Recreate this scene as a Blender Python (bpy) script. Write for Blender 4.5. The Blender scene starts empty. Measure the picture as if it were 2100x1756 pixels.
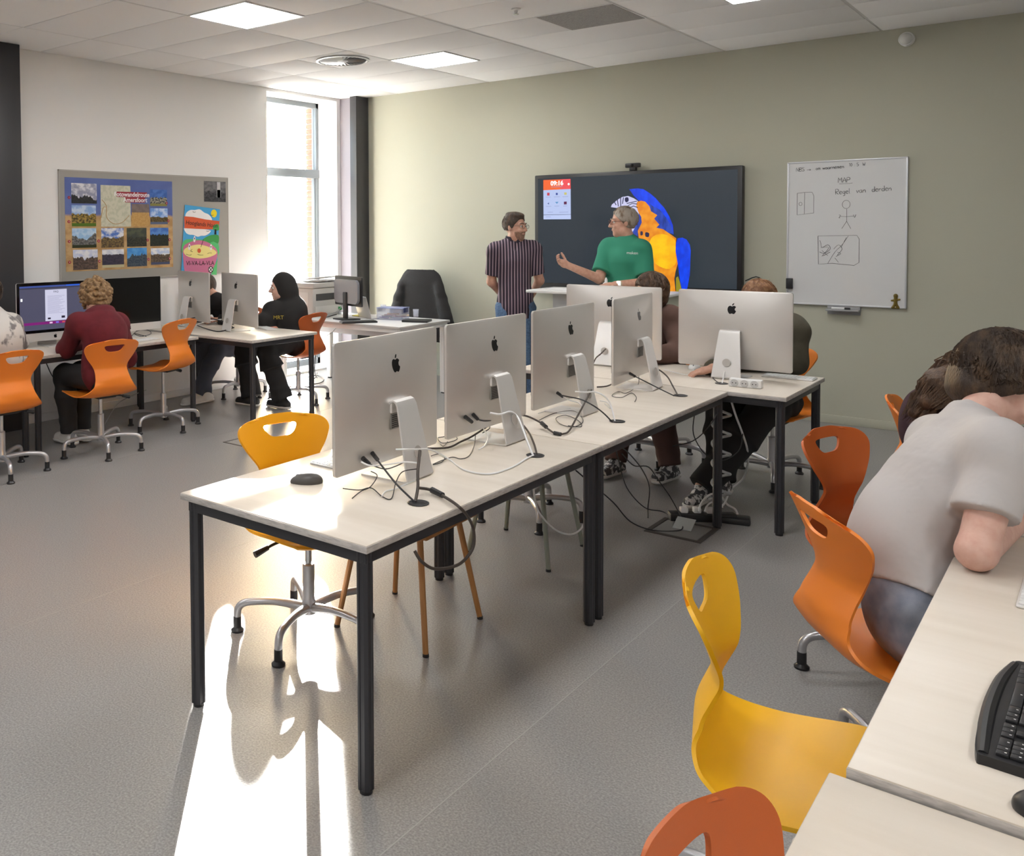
import bpy, bmesh, math, random
import numpy as np
from mathutils import Vector, Matrix
from mathutils.geometry import tessellate_polygon
S = bpy.context.scene
COL = S.collection
random.seed(7); RNG = np.random.RandomState(7)
pi = math.pi
# ---------------------------------------------------------------- camera, sky, sun, exposure
XW, YG, HC = -7.017, 8.452, 3.203          # white wall plane, green wall plane, ceiling height
cam = bpy.data.objects.new('camera', bpy.data.cameras.new('camera')); COL.objects.link(cam)
yaw, pitch, roll = 0.72663, 0.0341, -0.0083
_f = Vector((-math.sin(yaw)*math.cos(pitch), math.cos(yaw)*math.cos(pitch), -math.sin(pitch)))
_r = Vector((math.cos(yaw), math.sin(yaw), 0)); _u = _r.cross(_f)
_r2 = _r*math.cos(roll)+_u*math.sin(roll); _u2 = -_r*math.sin(roll)+_u*math.cos(roll)
M4 = Matrix((_r2, _u2, -_f)).transposed().to_4x4(); M4.translation = (0, 0, 1.6566)
cam.matrix_world = M4
cam.data.sensor_width = 36; cam.data.lens = 1855.4/2100*36
cam.data.shift_x = (1050-653.6)/2100; cam.data.shift_y = -(878-533.07)/2100
cam.data.clip_start = .05; cam.data.clip_end = 300
S.camera = cam
S.view_settings.view_transform = 'Standard'; S.view_settings.look = 'None'
EXPO = 1.2; S.view_settings.exposure = EXPO; S.view_settings.gamma = 1; S.view_settings.use_curve_mapping = False
SUN_EL, SUN_DIR = math.radians(11.6), Vector((-.679, .734, 0))
W = bpy.data.worlds.new('sky'); S.world = W; W.use_nodes = True
nt = W.node_tree; bg = nt.nodes['Background']; sky = nt.nodes.new('ShaderNodeTexSky')
sky.sky_type = 'NISHITA'; sky.sun_disc = False; sky.sun_elevation = SUN_EL
sky.sun_rotation = math.atan2(SUN_DIR.x, SUN_DIR.y); sky.air_density = 1.0; sky.dust_density = 2.0
nt.links.new(sky.outputs[0], bg.inputs[0]); bg.inputs[1].default_value = 1.0
sun = bpy.data.objects.new('sun', bpy.data.lights.new('sun', 'SUN')); COL.objects.link(sun)
sun.data.energy = 56; sun.data.angle = .012; sun.data.color = (1, .965, .92)
_d = Vector((SUN_DIR.x*math.cos(SUN_EL), SUN_DIR.y*math.cos(SUN_EL), math.sin(SUN_EL)))
sun.rotation_euler = _d.to_track_quat('Z', 'Y').to_euler(); sun.location = (-9, 10, 6)
PANEL = 11.0                                 # radiance of the ceiling light panels

# ---------------------------------------------------------------- materials
MATS = {}
def mat(name, col=(.5, .5, .5), rough=.5, metal=0.0, noise=None, bump=None, emit=None, trans=None, spec=None, coat=0, aniso=None, sheen=0):
    if name in MATS: return MATS[name]
    m = bpy.data.materials.new(name); m.use_nodes = True; t = m.node_tree; N = t.nodes; L = t.links
    b = N['Principled BSDF']; b.inputs['Base Color'].default_value = (*col, 1)
    b.inputs['Roughness'].default_value = rough; b.inputs['Metallic'].default_value = metal
    if spec is not None: b.inputs['Specular IOR Level'].default_value = spec
    if coat: b.inputs['Coat Weight'].default_value = coat; b.inputs['Coat Roughness'].default_value = .15
    if sheen: b.inputs['Sheen Weight'].default_value = sheen; b.inputs['Sheen Roughness'].default_value = .5
    if emit: b.inputs['Emission Color'].default_value = (*emit[0], 1); b.inputs['Emission Strength'].default_value = emit[1]
    if trans: b.inputs['Alpha'].default_value = trans
    if noise or bump:
        tc = N.new('ShaderNodeTexCoord')
    if noise:                                 # (scale, second colour, low, high, stretch)
        mp = N.new('ShaderNodeMapping'); mp.inputs['Scale'].default_value = noise[4] if len(noise) > 4 else (1, 1, 1)
        L.new(tc.outputs['Object'], mp.inputs[0])
        n = N.new('ShaderNodeTexNoise'); n.inputs['Scale'].default_value = noise[0]; n.inputs['Detail'].default_value = 4
        L.new(mp.outputs[0], n.inputs['Vector'])
        r = N.new('ShaderNodeMapRange'); r.inputs['From Min'].default_value = noise[2]; r.inputs['From Max'].default_value = noise[3]
        L.new(n.outputs['Fac'], r.inputs['Value'])
        x = N.new('ShaderNodeMix'); x.data_type = 'RGBA'; x.inputs['A'].default_value = (*col, 1); x.inputs['B'].default_value = (*noise[1], 1)
        L.new(r.outputs[0], x.inputs['Factor']); L.new(x.outputs['Result'], b.inputs['Base Color'])
    if bump:                                  # (scale, strength, stretch)
        mp2 = N.new('ShaderNodeMapping'); mp2.inputs['Scale'].default_value = bump[2] if len(bump) > 2 else (1, 1, 1)
        L.new(tc.outputs['Object'], mp2.inputs[0])
        n2 = N.new('ShaderNodeTexNoise'); n2.inputs['Scale'].default_value = bump[0]; n2.inputs['Detail'].default_value = 3
        L.new(mp2.outputs[0], n2.inputs['Vector'])
        bp = N.new('ShaderNodeBump'); bp.inputs['Strength'].default_value = bump[1]; bp.inputs['Distance'].default_value = .01
        L.new(n2.outputs['Fac'], bp.inputs['Height']); L.new(bp.outputs[0], b.inputs['Normal'])
    MATS[name] = m
    return m
def see_through(name, col, fac, rough=.05):   # thin clear sheet: mostly transparent, some gloss
    m = bpy.data.materials.new(name); m.use_nodes = True; t = m.node_tree; N = t.nodes; L = t.links
    out = N['Material Output']; N.remove(N['Principled BSDF'])
    a = N.new('ShaderNodeBsdfTransparent'); a.inputs[0].default_value = (*col, 1)
    g = N.new('ShaderNodeBsdfPrincipled'); g.inputs['Base Color'].default_value = (*col, 1); g.inputs['Roughness'].default_value = rough
    x = N.new('ShaderNodeMixShader'); x.inputs[0].default_value = fac
    L.new(a.outputs[0], x.inputs[1]); L.new(g.outputs[0], x.inputs[2]); L.new(x.outputs[0], out.inputs[0])
    return m
def srgb(r, g, b):
    return tuple((c/255/12.92 if c/255 <= .04045 else ((c/255+.055)/1.055)**2.4) for c in (r, g, b))
def glow(name, col, k=1.0, noise=None):       # lit pixels of a screen
    m = mat(name, (.01, .01, .01), .25, emit=(col, k*2**-EXPO))
    if noise:
        t = m.node_tree; N = t.nodes; L = t.links; b = N['Principled BSDF']
        tc = N.new('ShaderNodeTexCoord'); mp = N.new('ShaderNodeMapping'); mp.inputs['Scale'].default_value = noise[2]
        L.new(tc.outputs['Object'], mp.inputs[0])
        n = N.new('ShaderNodeTexNoise'); n.inputs['Scale'].default_value = noise[0]; n.inputs['Detail'].default_value = 5; L.new(mp.outputs[0], n.inputs['Vector'])
        r = N.new('ShaderNodeMapRange'); r.inputs['From Min'].default_value = .38; r.inputs['From Max'].default_value = .62; L.new(n.outputs['Fac'], r.inputs['Value'])
        x = N.new('ShaderNodeMix'); x.data_type = 'RGBA'; x.inputs['A'].default_value = (*col, 1); x.inputs['B'].default_value = (*noise[1], 1)
        L.new(r.outputs[0], x.inputs['Factor']); L.new(x.outputs['Result'], b.inputs['Emission Color'])
    return m
white_wall = mat('white_wall_paint', (.80, .79, .78), .85, bump=(180, .05))
green_wall = mat('sage_wall_paint', (.445, .44, .355), .8, bump=(200, .06))
ceil_white = mat('ceiling_tile_white', (.84, .83, .825), .9, bump=(260, .12))
grid_grey = mat('ceiling_grid_paint', (.62, .61, .60), .6)
dark_steel = mat('dark_steel_paint', (.035, .034, .038), .45)
column_grey = mat('column_grey_paint', (.21, .19, .215), .5)
frame_grey = mat('window_frame_grey', (.19, .21, .23), .4)
maple = mat('pale_maple_laminate', (.71, .645, .565), .38, noise=(14, (.64, .57, .485), .35, .7, (1, .12, 1)))
maple2 = mat('pale_maple_laminate_cross', (.71, .645, .565), .38, noise=(14, (.64, .57, .485), .35, .7, (.12, 1, 1)))
ply_edge = mat('table_edge_band', (.54, .51, .485), .5, noise=(30, (.42, .395, .375), .45, .6, (1, 1, 6)))
leg_black = mat('black_powder_coat', (.028, .028, .033), .45)
alu = mat('silver_aluminium', (.65, .625, .60), .38, .55)
alu_stand = mat('stand_aluminium', (.76, .745, .73), .36, .5)
black_gloss = mat('black_glass', (.004, .004, .005), .12)
black_plastic = mat('black_plastic', (.016, .016, .018), .4)
logo_black = mat('logo_black', (.006, .006, .008), .2)
white_plastic = mat('white_plastic', (.8, .8, .79), .35)
grey_plastic = mat('grey_plastic', (.30, .30, .31), .5)
chrome = mat('satin_chrome', (.66, .66, .67), .22, 1.0)
base_silver = mat('silver_base_paint', (.52, .52, .54), .32, .7)
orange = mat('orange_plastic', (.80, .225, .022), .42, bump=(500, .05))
orange_shaded = mat('shaded_orange_plastic', (.52, .108, .016), .45, bump=(500, .05))  # orange darkened for shells whose visible side lies in shade
yellow = mat('yellow_plastic', (.88, .47, .008), .42, bump=(500, .05))
brown_wood = mat('orange_brown_wood', (.43, .205, .07), .5, noise=(20, (.33, .14, .04), .4, .65, (1, 1, .15)))
sage_metal = mat('grey_green_metal', (.22, .24, .20), .45)
cable_black = mat('black_cable', (.018, .018, .020), .5)
cable_brown = mat('dark_brown_cable', (.055, .042, .034), .5)
cable_white = mat('white_cable', (.78, .78, .78), .45)
cable_grey = mat('grey_spiral_wrap', (.45, .47, .48), .5)
paper = mat('white_paper', (.8, .8, .8), .8)
skin = mat('skin', (.60, .345, .25), .5, noise=(40, (.54, .28, .20), .4, .7))
skin_pale = mat('pale_skin', (.66, .42, .34), .5, noise=(40, (.60, .34, .27), .4, .7))
denim = mat('blue_denim', (.12, .21, .36), .85, noise=(60, (.075, .135, .25), .4, .65), bump=(900, .2))
denim_pale = mat('pale_grey_denim', (.27, .30, .37), .85, noise=(25, (.19, .22, .29), .35, .7), bump=(900, .25))
black_cloth = mat('black_cloth', (.018, .017, .018), .9, bump=(400, .2))

# ---------------------------------------------------------------- mesh helpers
class MB:
    def __init__(s): s.v = []; s.f = []
    def add(s, v, f):
        o = len(s.v); s.v += [tuple(map(float, p)) for p in v]; s.f += [tuple(i+o for i in q) for q in f]; return s
    def box(s, lo, hi, bev=0.0, M=None):
        x0, y0, z0 = lo; x1, y1, z1 = hi
        if bev <= 0:
            v = [(x0,y0,z0),(x1,y0,z0),(x1,y1,z0),(x0,y1,z0),(x0,y0,z1),(x1,y0,z1),(x1,y1,z1),(x0,y1,z1)]
            f = [(3,2,1,0),(4,5,6,7),(0,1,5,4),(1,2,6,5),(2,3,7,6),(3,0,4,7)]
        else:
            bm = bmesh.new(); bmesh.ops.create_cube(bm, size=1)
            for q in bm.verts: q.co = ((x0+x1)/2+q.co.x*(x1-x0), (y0+y1)/2+q.co.y*(y1-y0), (z0+z1)/2+q.co.z*(z1-z0))
            bmesh.ops.bevel(bm, geom=bm.edges[:], offset=bev, segments=2, affect='EDGES', profile=.5)
            bm.verts.index_update(); v = [tuple(q.co) for q in bm.verts]; f = [tuple(q.index for q in g.verts) for g in bm.faces]; bm.free()
        if M is not None: v = [tuple(M @ Vector(p)) for p in v]
        return s.add(v, f)
    def tube(s, pts, r, n=8, caps=True, smooth=0):
        P = [Vector(p) for p in pts]
        if smooth and len(P) > 2:
            Q = []
            for i in range(len(P)-1):
                p0, p1, p2, p3 = P[max(i-1, 0)], P[i], P[i+1], P[min(i+2, len(P)-1)]
                for k in range(smooth):
                    t = k/smooth
                    Q.append(.5*((2*p1)+(p2-p0)*t+(2*p0-5*p1+4*p2-p3)*t*t+(3*p1-p0-3*p2+p3)*t**3))
            P = Q+[P[-1]]
        R = r if hasattr(r, '__len__') else [r]*len(P)
        if len(R) != len(P): R = list(np.interp(np.linspace(0, 1, len(P)), np.linspace(0, 1, len(R)), R))
        v = []; f = []; t0 = None; nrm = None
        for i, p in enumerate(P):
            t = (P[min(i+1, len(P)-1)]-P[max(i-1, 0)])
            t = t.normalized() if t.length > 1e-9 else Vector((0, 0, 1))
            if nrm is None:
                nrm = t.orthogonal().normalized()
            else:
                nrm = (nrm-t*nrm.dot(t)); nrm = nrm.normalized() if nrm.length > 1e-6 else t.orthogonal().normalized()
            b = t.cross(nrm)
            for k in range(n):
                a = 2*pi*k/n; v.append(tuple(p+(nrm*math.cos(a)+b*math.sin(a))*R[i]))
        for i in range(len(P)-1):
            for k in range(n):
                k2 = (k+1) % n; f.append((i*n+k, i*n+k2, (i+1)*n+k2, (i+1)*n+k))
        if caps: f.append(tuple(range(n-1, -1, -1))); f.append(tuple((len(P)-1)*n+k for k in range(n)))
        return s.add(v, f)
    def lathe(s, prof, c=(0, 0, 0), n=20):
        v = []; f = []
        for (r, z) in prof:
            for k in range(n):
                a = 2*pi*k/n; v.append((c[0]+r*math.cos(a), c[1]+r*math.sin(a), c[2]+z))
        for i in range(len(prof)-1):
            for k in range(n):
                k2 = (k+1) % n; f.append((i*n+k, i*n+k2, (i+1)*n+k2, (i+1)*n+k))
        f.append(tuple(range(n-1, -1, -1))); f.append(tuple((len(prof)-1)*n+k for k in range(n)))
        return s.add(v, f)
    def prism(s, poly, O, U, V, h):           # polygon in the plane O + u U + v V, thickness h along U x V
        O, U, V = Vector(O), Vector(U), Vector(V); N = U.cross(V).normalized()*h; n = len(poly)
        b = [tuple(O+U*p[0]+V*p[1]) for p in poly]; t = [tuple(Vector(q)+N) for q in b]
        tri = tessellate_polygon([[Vector((p[0], p[1], 0)) for p in poly]])
        A = sum(poly[i][0]*poly[(i+1) % n][1]-poly[(i+1) % n][0]*poly[i][1] for i in range(n))
        f = []
        for q in tri:
            q = tuple(q); a, b2, c = (poly[i] for i in q)
            if (b2[0]-a[0])*(c[1]-a[1])-(b2[1]-a[1])*(c[0]-a[0]) < 0: q = q[::-1]
            f.append(q[::-1]); f.append(tuple(i+n for i in q))
        for i in range(n):
            j = (i+1) % n; f.append((i, j, j+n, i+n) if A > 0 else (j, i, i+n, j+n))
        return s.add(b+t, f)
    def mesh(s, name, m, smooth=.6):
        me = bpy.data.meshes.new(name); me.from_pydata(s.v, [], s.f); me.validate()
        if m: me.materials.append(m)
        if smooth:
            me.shade_smooth(); me.set_sharp_from_angle(angle=smooth)
        return me
def ob(name, g, m=None, parent=None, smooth=.6, loc=None):
    me = g.mesh(name, m, smooth) if isinstance(g, MB) else g
    o = bpy.data.objects.new(name, me); COL.objects.link(o)
    if parent: o.parent = parent
    if loc is not None: o.location = loc
    return o
def tag(o, label, cat, group=None, kind=None):
    o['label'] = label; o['category'] = cat
    if group: o['group'] = group
    if kind: o['kind'] = kind
    return o
def thing(name, label, cat, loc=(0, 0, 0), rz=0.0, group=None):
    o = bpy.data.objects.new(name, None); COL.objects.link(o); o.empty_display_size = .05
    o.location = loc; o.rotation_euler = (0, 0, rz); return tag(o, label, cat, group)
def struct(name, g, m, parent=None, smooth=.6):
    o = ob(name, g, m, parent, smooth)
    if parent is None: o['kind'] = 'structure'
    return o
def dup(root, loc, rz, label, group=None, swap=None):
    def cp(o, par):
        c = o.copy(); COL.objects.link(c)
        if par: c.parent = par
        if swap and c.type == 'MESH' and c.data.materials and c.data.materials[0] == swap[0]:
            c.material_slots[0].link = 'OBJECT'; c.material_slots[0].material = swap[1]
        for ch in list(KIDS(o)): cp(ch, c)
        return c
    c = cp(root, None); c.location = loc; c.rotation_euler = (0, 0, rz); c['label'] = label
    if group: c['group'] = group
    elif 'group' in c: del c['group']
    return c
def KIDS(o): return o.children
def crom(pts, k=4, closed=True):
    n = len(pts); out = []
    for i in range(n if closed else n-1):
        p0, p1, p2, p3 = (pts[(i+j) % n] if closed else pts[min(max(i+j, 0), n-1)] for j in (-1, 0, 1, 2))
        for q in range(k):
            t = q/k
            out.append(tuple(.5*(2*p1[d]+(p2[d]-p0[d])*t+(2*p0[d]-5*p1[d]+4*p2[d]-p3[d])*t*t+(3*p1[d]-p0[d]-3*p2[d]+p3[d])*t**3) for d in (0, 1)))
    return out
def rrect(w, h, r, k=4, cx=0, cy=0):
    out = []
    for (sx, sy, a0) in ((1, 1, 0), (-1, 1, 90), (-1, -1, 180), (1, -1, 270)):
        for i in range(k+1):
            a = math.radians(a0+90*i/k); out.append((cx+sx*(w/2-r)+r*math.cos(a), cy+sy*(h/2-r)+r*math.sin(a)))
    return out
def text(name, body, size, m, O, U, V, parent=None, align='LEFT', thick=.0006, bold=0.0, shear=0.0):
    cu = bpy.data.curves.new(name, 'FONT'); cu.body = body; cu.size = size; cu.align_x = align; cu.extrude = thick/2; cu.offset = bold; cu.shear = shear
    cu.resolution_u = 3
    t = bpy.data.objects.new(name, cu); COL.objects.link(t)
    dg = bpy.context.evaluated_depsgraph_get(); me = bpy.data.meshes.new_from_object(t.evaluated_get(dg))
    bpy.data.objects.remove(t); bpy.data.curves.remove(cu)
    U, V = Vector(U).normalized(), Vector(V).normalized(); Mx = Matrix((U, V, U.cross(V))).transposed().to_4x4(); Mx.translation = Vector(O)
    me.transform(Mx); me.materials.clear(); me.materials.append(m); me.name = name
    return ob(name, me, None, parent)

# ---------------------------------------------------------------- smooth solid modelling (implicit shapes -> one continuous mesh)
class Field:
    def __init__(s, lo, hi, h):
        s.lo = np.array(lo, float); s.h = h; s.n = np.ceil((np.array(hi)-s.lo)/h).astype(int)+1
        s.a = np.full(s.n, .25, np.float32); s.ax = [(s.lo[i]+h*np.arange(s.n[i])).astype(np.float32) for i in range(3)]
    def put(s, fn, lo, hi, k=.02, mode='u'):
        i0 = np.clip(np.floor((np.array(lo)-s.lo)/s.h).astype(int)-1, 0, s.n-1); i1 = np.clip(np.ceil((np.array(hi)-s.lo)/s.h).astype(int)+2, 1, s.n)
        if (i1 <= i0).any(): return
        sl = tuple(slice(a, b) for a, b in zip(i0, i1))
        X = s.ax[0][sl[0]][:, None, None]; Y = s.ax[1][sl[1]][None, :, None]; Z = s.ax[2][sl[2]][None, None, :]
        b = fn(X, Y, Z); a = s.a[sl]
        if mode == 's': b = -b; hh = np.clip(.5+.5*(a-b)/k, 0, 1); s.a[sl] = a*hh+b*(1-hh)+k*hh*(1-hh); return
        hh = np.clip(.5+.5*(b-a)/k, 0, 1); s.a[sl] = b*(1-hh)+a*hh-k*hh*(1-hh)
    def cone(s, a, b, r1, r2, k=.02, w=None, flat=1.0, cuts=()):
        a = np.array(a, float); b = np.array(b, float); ab = b-a; L2 = max(ab@ab, 1e-9); m = max(r1, r2)+k+2*s.h
        n = None
        if w is not None and flat != 1.0:
            n = np.cross(ab, w); q = np.linalg.norm(n); n = n/q if q > 1e-6 else None
        def fn(X, Y, Z):
            dx, dy, dz = X-a[0], Y-a[1], Z-a[2]
            t = np.clip((dx*ab[0]+dy*ab[1]+dz*ab[2])/L2, 0, 1)
            vx, vy, vz = dx-ab[0]*t, dy-ab[1]*t, dz-ab[2]*t
            l2 = vx*vx+vy*vy+vz*vz
            if n is not None:
                vn = vx*n[0]+vy*n[1]+vz*n[2]; l2 = l2+vn*vn*(1/flat**2-1)
            d = np.sqrt(l2)-(r1+(r2-r1)*t)
            for (p, c) in cuts: d = np.maximum(d, (X-p[0])*c[0]+(Y-p[1])*c[1]+(Z-p[2])*c[2])
            return d
        s.put(fn, np.minimum(a, b)-m, np.maximum(a, b)+m, k)
    def ell(s, c, R, rad, k=.02, mode='u', cuts=()):   # R rows = axes
        c = np.array(c, float); R = np.array(R, float); rad = np.array(rad, float); m = rad.max()+k+2*s.h
        def fn(X, Y, Z):
            d = [X-c[0], Y-c[1], Z-c[2]]
            q = [(d[0]*R[i][0]+d[1]*R[i][1]+d[2]*R[i][2])/rad[i] for i in range(3)]
            l = np.sqrt(q[0]**2+q[1]**2+q[2]**2); g = np.sqrt(sum((q[i]/rad[i])**2 for i in range(3)))
            e = l*(l-1)/np.maximum(g, 1e-6)
            for (p, cc) in cuts: e = np.maximum(e, (X-p[0])*cc[0]+(Y-p[1])*cc[1]+(Z-p[2])*cc[2])
            return e
        s.put(fn, c-m, c+m, k, mode)
    def wrinkle(s, amp, fr, seed=0):
        rs = np.random.RandomState(seed); X = s.ax[0][:, None, None]; Y = s.ax[1][None, :, None]; Z = s.ax[2][None, None, :]
        band = np.abs(s.a) < 3*amp+2*s.h; I = np.nonzero(band); x, y, z = s.ax[0][I[0]], s.ax[1][I[1]], s.ax[2][I[2]]
        t = 0
        for i in range(6):
            d = rs.normal(size=3); d /= np.linalg.norm(d); f = fr*(.6+1.2*rs.rand()); ph = rs.rand()*6.28
            t = t+np.sin((x*d[0]+y*d[1]+z*d[2])*f+ph+1.3*np.sin(z*fr*.4+ph))
        s.a[I] += (amp*t/3).astype(np.float32)
    def mesh(s, name, m, off=(0, 0, 0)):
        v, f = nets(s.a); v = v*s.h+s.lo-np.array(off)
        return npmesh(name, v, f, m)
def npmesh(name, v, f, m):
    me = bpy.data.meshes.new(name); k = f.shape[1]
    me.vertices.add(len(v)); me.vertices.foreach_set('co', v.astype(np.float32).ravel())
    me.loops.add(len(f)*k); me.loops.foreach_set('vertex_index', f.astype(np.int32).ravel())
    me.polygons.add(len(f)); me.polygons.foreach_set('loop_start', np.arange(len(f), dtype=np.int32)*k)
    me.update(calc_edges=True); me.validate(); me.shade_smooth()
    if m: me.materials.append(m)
    return me
def nets(a):
    ins = a < 0; n = np.array(a.shape)-1
    cnt = np.zeros(n, np.int8)
    C = [(i, j, k) for i in (0, 1) for j in (0, 1) for k in (0, 1)]
    for (i, j, k) in C: cnt += ins[i:n[0]+i, j:n[1]+j, k:n[2]+k]
    msk = (cnt > 0) & (cnt < 8); I = np.nonzero(msk); idx = np.full(n, -1, np.int32); idx[I] = np.arange(len(I[0]))
    pos = np.zeros((len(I[0]), 3)); num = np.zeros(len(I[0]))
    for c0 in C:
        for ax in range(3):
            if c0[ax]: continue
            c1 = list(c0); c1[ax] = 1
            v0 = a[I[0]+c0[0], I[1]+c0[1], I[2]+c0[2]]; v1 = a[I[0]+c1[0], I[1]+c1[1], I[2]+c1[2]]
            x = (v0 < 0) != (v1 < 0); t = np.where(x, v0/np.where(x, v0-v1, 1), 0)
            for d in range(3): pos[:, d] += np.where(x, c0[d]+(t if d == ax else 0), 0)
            num += x
    v = pos/num[:, None]+np.stack(I, 1)
    F = []
    for ax in range(3):
        o1, o2 = (ax+1) % 3, (ax+2) % 3
        s0 = [slice(1, None)]*3; s0[ax] = slice(0, None)
        sh = [slice(None)]*3; sa = list(sh); sb = list(sh); sa[ax] = slice(0, -1); sb[ax] = slice(1, None)
        A = ins[tuple(sa)]; B = ins[tuple(sb)]; E = np.nonzero(A != B); E = np.stack(E, 1)
        ok = (E[:, o1] > 0) & (E[:, o2] > 0) & (E[:, o1] < n[o1]) & (E[:, o2] < n[o2]); E = E[ok]
        def cell(d1, d2):
            q = E.copy(); q[:, o1] -= d1; q[:, o2] -= d2; return idx[q[:, 0], q[:, 1], q[:, 2]]
        Q = np.stack([cell(1, 1), cell(0, 1), cell(0, 0), cell(1, 0)], 1)
        sg = A[E[:, 0], E[:, 1], E[:, 2]]
        F.append(np.where(sg[:, None], Q, Q[:, ::-1]))
    F = np.concatenate(F); F = F[(F >= 0).all(1)]
    return v, F
# ---------------------------------------------------------------- the room
XR, YB = 3.4, -3.0
def floor_mat():
    m = mat('speckled_grey_vinyl', (.27, .262, .255), .34); t = m.node_tree; N = t.nodes; L = t.links; b = N['Principled BSDF']
    tc = N.new('ShaderNodeTexCoord')
    n = N.new('ShaderNodeTexNoise'); n.inputs['Scale'].default_value = 150; n.inputs['Detail'].default_value = 2; L.new(tc.outputs['Object'], n.inputs['Vector'])
    r = N.new('ShaderNodeValToRGB'); e = r.color_ramp.elements
    e[0].position = .30; e[0].color = (.20, .195, .19, 1); e[1].position = .72; e[1].color = (.36, .35, .34, 1)
    q = r.color_ramp.elements.new(.5); q.color = (.275, .267, .26, 1)
    L.new(n.outputs['Fac'], r.inputs[0])
    n2 = N.new('ShaderNodeTexNoise'); n2.inputs['Scale'].default_value = .8; L.new(tc.outputs['Object'], n2.inputs['Vector'])
    mr = N.new('ShaderNodeMapRange'); mr.inputs['To Min'].default_value = .26; mr.inputs['To Max'].default_value = .42; L.new(n2.outputs['Fac'], mr.inputs['Value']); L.new(mr.outputs[0], b.inputs['Roughness'])
    L.new(r.outputs[0], b.inputs['Base Color'])
    bp = N.new('ShaderNodeBump'); bp.inputs['Strength'].default_value = .06; bp.inputs['Distance'].default_value = .004; L.new(n.outputs['Fac'], bp.inputs['Height']); L.new(bp.outputs[0], b.inputs['Normal'])
    return m
fl = struct('floor', MB().box((XW-.4, YB-.1, -.12), (XR+.1, YG+.1, 0)), floor_mat())
seam_m = mat('floor_weld_seam', (.36, .35, .34), .4)
for x in (-5.44, -3.44, -1.44, .56):
    ob('seam', MB().box((x-.002, YB, -.001), (x+.002, YG, .0006)), seam_m, fl)
# white wall with the tall corner window opening (y 7.06..8.235)
W0, W1, WT = 7.06, 8.235, 3.17
wl = struct('wall_left', MB().box((XW-.30, YB-.1, 0), (XW, W0, HC+.1)).box((XW-.30, W1, 0), (XW, YG+.1, HC+.1)).box((XW-.30, W0, WT), (XW, W1, HC+.1)).box((XW-.30, W0, -.1), (XW, W1, .02)), white_wall)
struct('wall_back', MB().box((XW-.4, YG, 0), (XR+.1, YG+.15, HC+.1)), green_wall)
struct('wall_right', MB().box((XR, YB, 0), (XR+.15, YG, HC+.1)), white_wall)
struct('wall_front', MB().box((XW-.3, YB-.15, 0), (XR+.1, YB, HC+.1)), white_wall)
struct('baseboard_back', MB().box((-6.69, YG-.012, 0), (XR, YG, .07), .003), green_wall)
struct('baseboard_left', MB().box((XW, YB, 0), (XW+.012, 3.79, .07), .003).box((XW, 4.015, 0), (XW+.012, W0, .07), .003), white_wall)
brick_m = mat('red_brick', (.33, .13, .08), .9, noise=(9, (.22, .085, .055), .4, .65), bump=(90, .3))
bm_ = MB().box((-.055, 0, 0), (.055, .1, .052), .004).mesh('brick', brick_m)
ob('mortar_backing', MB().box((XW-.46, W1-.022, 0), (XW-.30, W1+.3, WT)), mat('mortar', (.30, .27, .24), .95), wl)
z = 0.0; k = 0
while z < WT-.06:
    for j in (0,):
        o = bpy.data.objects.new('brick', bm_); COL.objects.link(o); o.parent = wl
        o.location = (XW-.415, W1-.034, z+.005); o.scale = (1, 1 if (k+j) % 2 else .97, 1)
    z += .0625; k += 1
# window: frame, transom, panes
wf = struct('window_1', MB().box((XW-.36, W0, .02), (XW-.29, W0+.06, WT), .004).box((XW-.36, W1-.048, .02), (XW-.29, W1, WT), .004)
     .box((XW-.36, W0, WT-.06), (XW-.29, W1, WT), .004).box((XW-.36, W0, .02), (XW-.29, W1, .10), .004).box((XW-.37, W0, 2.27), (XW-.28, W1, 2.37), .004), frame_grey)
pane_m = see_through('window_glass', (.97, .98, .98), .06)
ob('pane', MB().box((XW-.332, W0+.06, .10), (XW-.322, W1-.048, 2.27)), pane_m, wf, smooth=0)
ob('pane', MB().box((XW-.332, W0+.06, 2.37), (XW-.322, W1-.048, WT-.06)), pane_m, wf, smooth=0)
ob('sash', MB().box((XW-.345, W1-.075, .10), (XW-.30, W1-.046, 2.27), .003).box((XW-.345, W0+.06, .10), (XW-.30, W0+.09, 2.27), .003), frame_grey, wf)
# ground outside
struct('trim_1', MB().box((-60, -30, -.25), (XW-.42, 70, -.15)), mat('outside_paving', (.5, .48, .45), .9, noise=(2, (.42, .40, .38), .4, .6)))
# steel columns
cb = struct('trim_2', MB().box((XW, 8.30, 0), (-6.785, YG, HC)), column_grey)
ob('flange', MB().box((-6.80, 8.22, 0), (-6.705, YG, HC), .004), dark_steel, cb)
struct('trim_3', MB().box((XW, 3.70, 0), (XW+.16, 4.008, HC), .004).box((XW, 3.62, 0), (XW+.03, 3.72, HC)), dark_steel)
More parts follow.
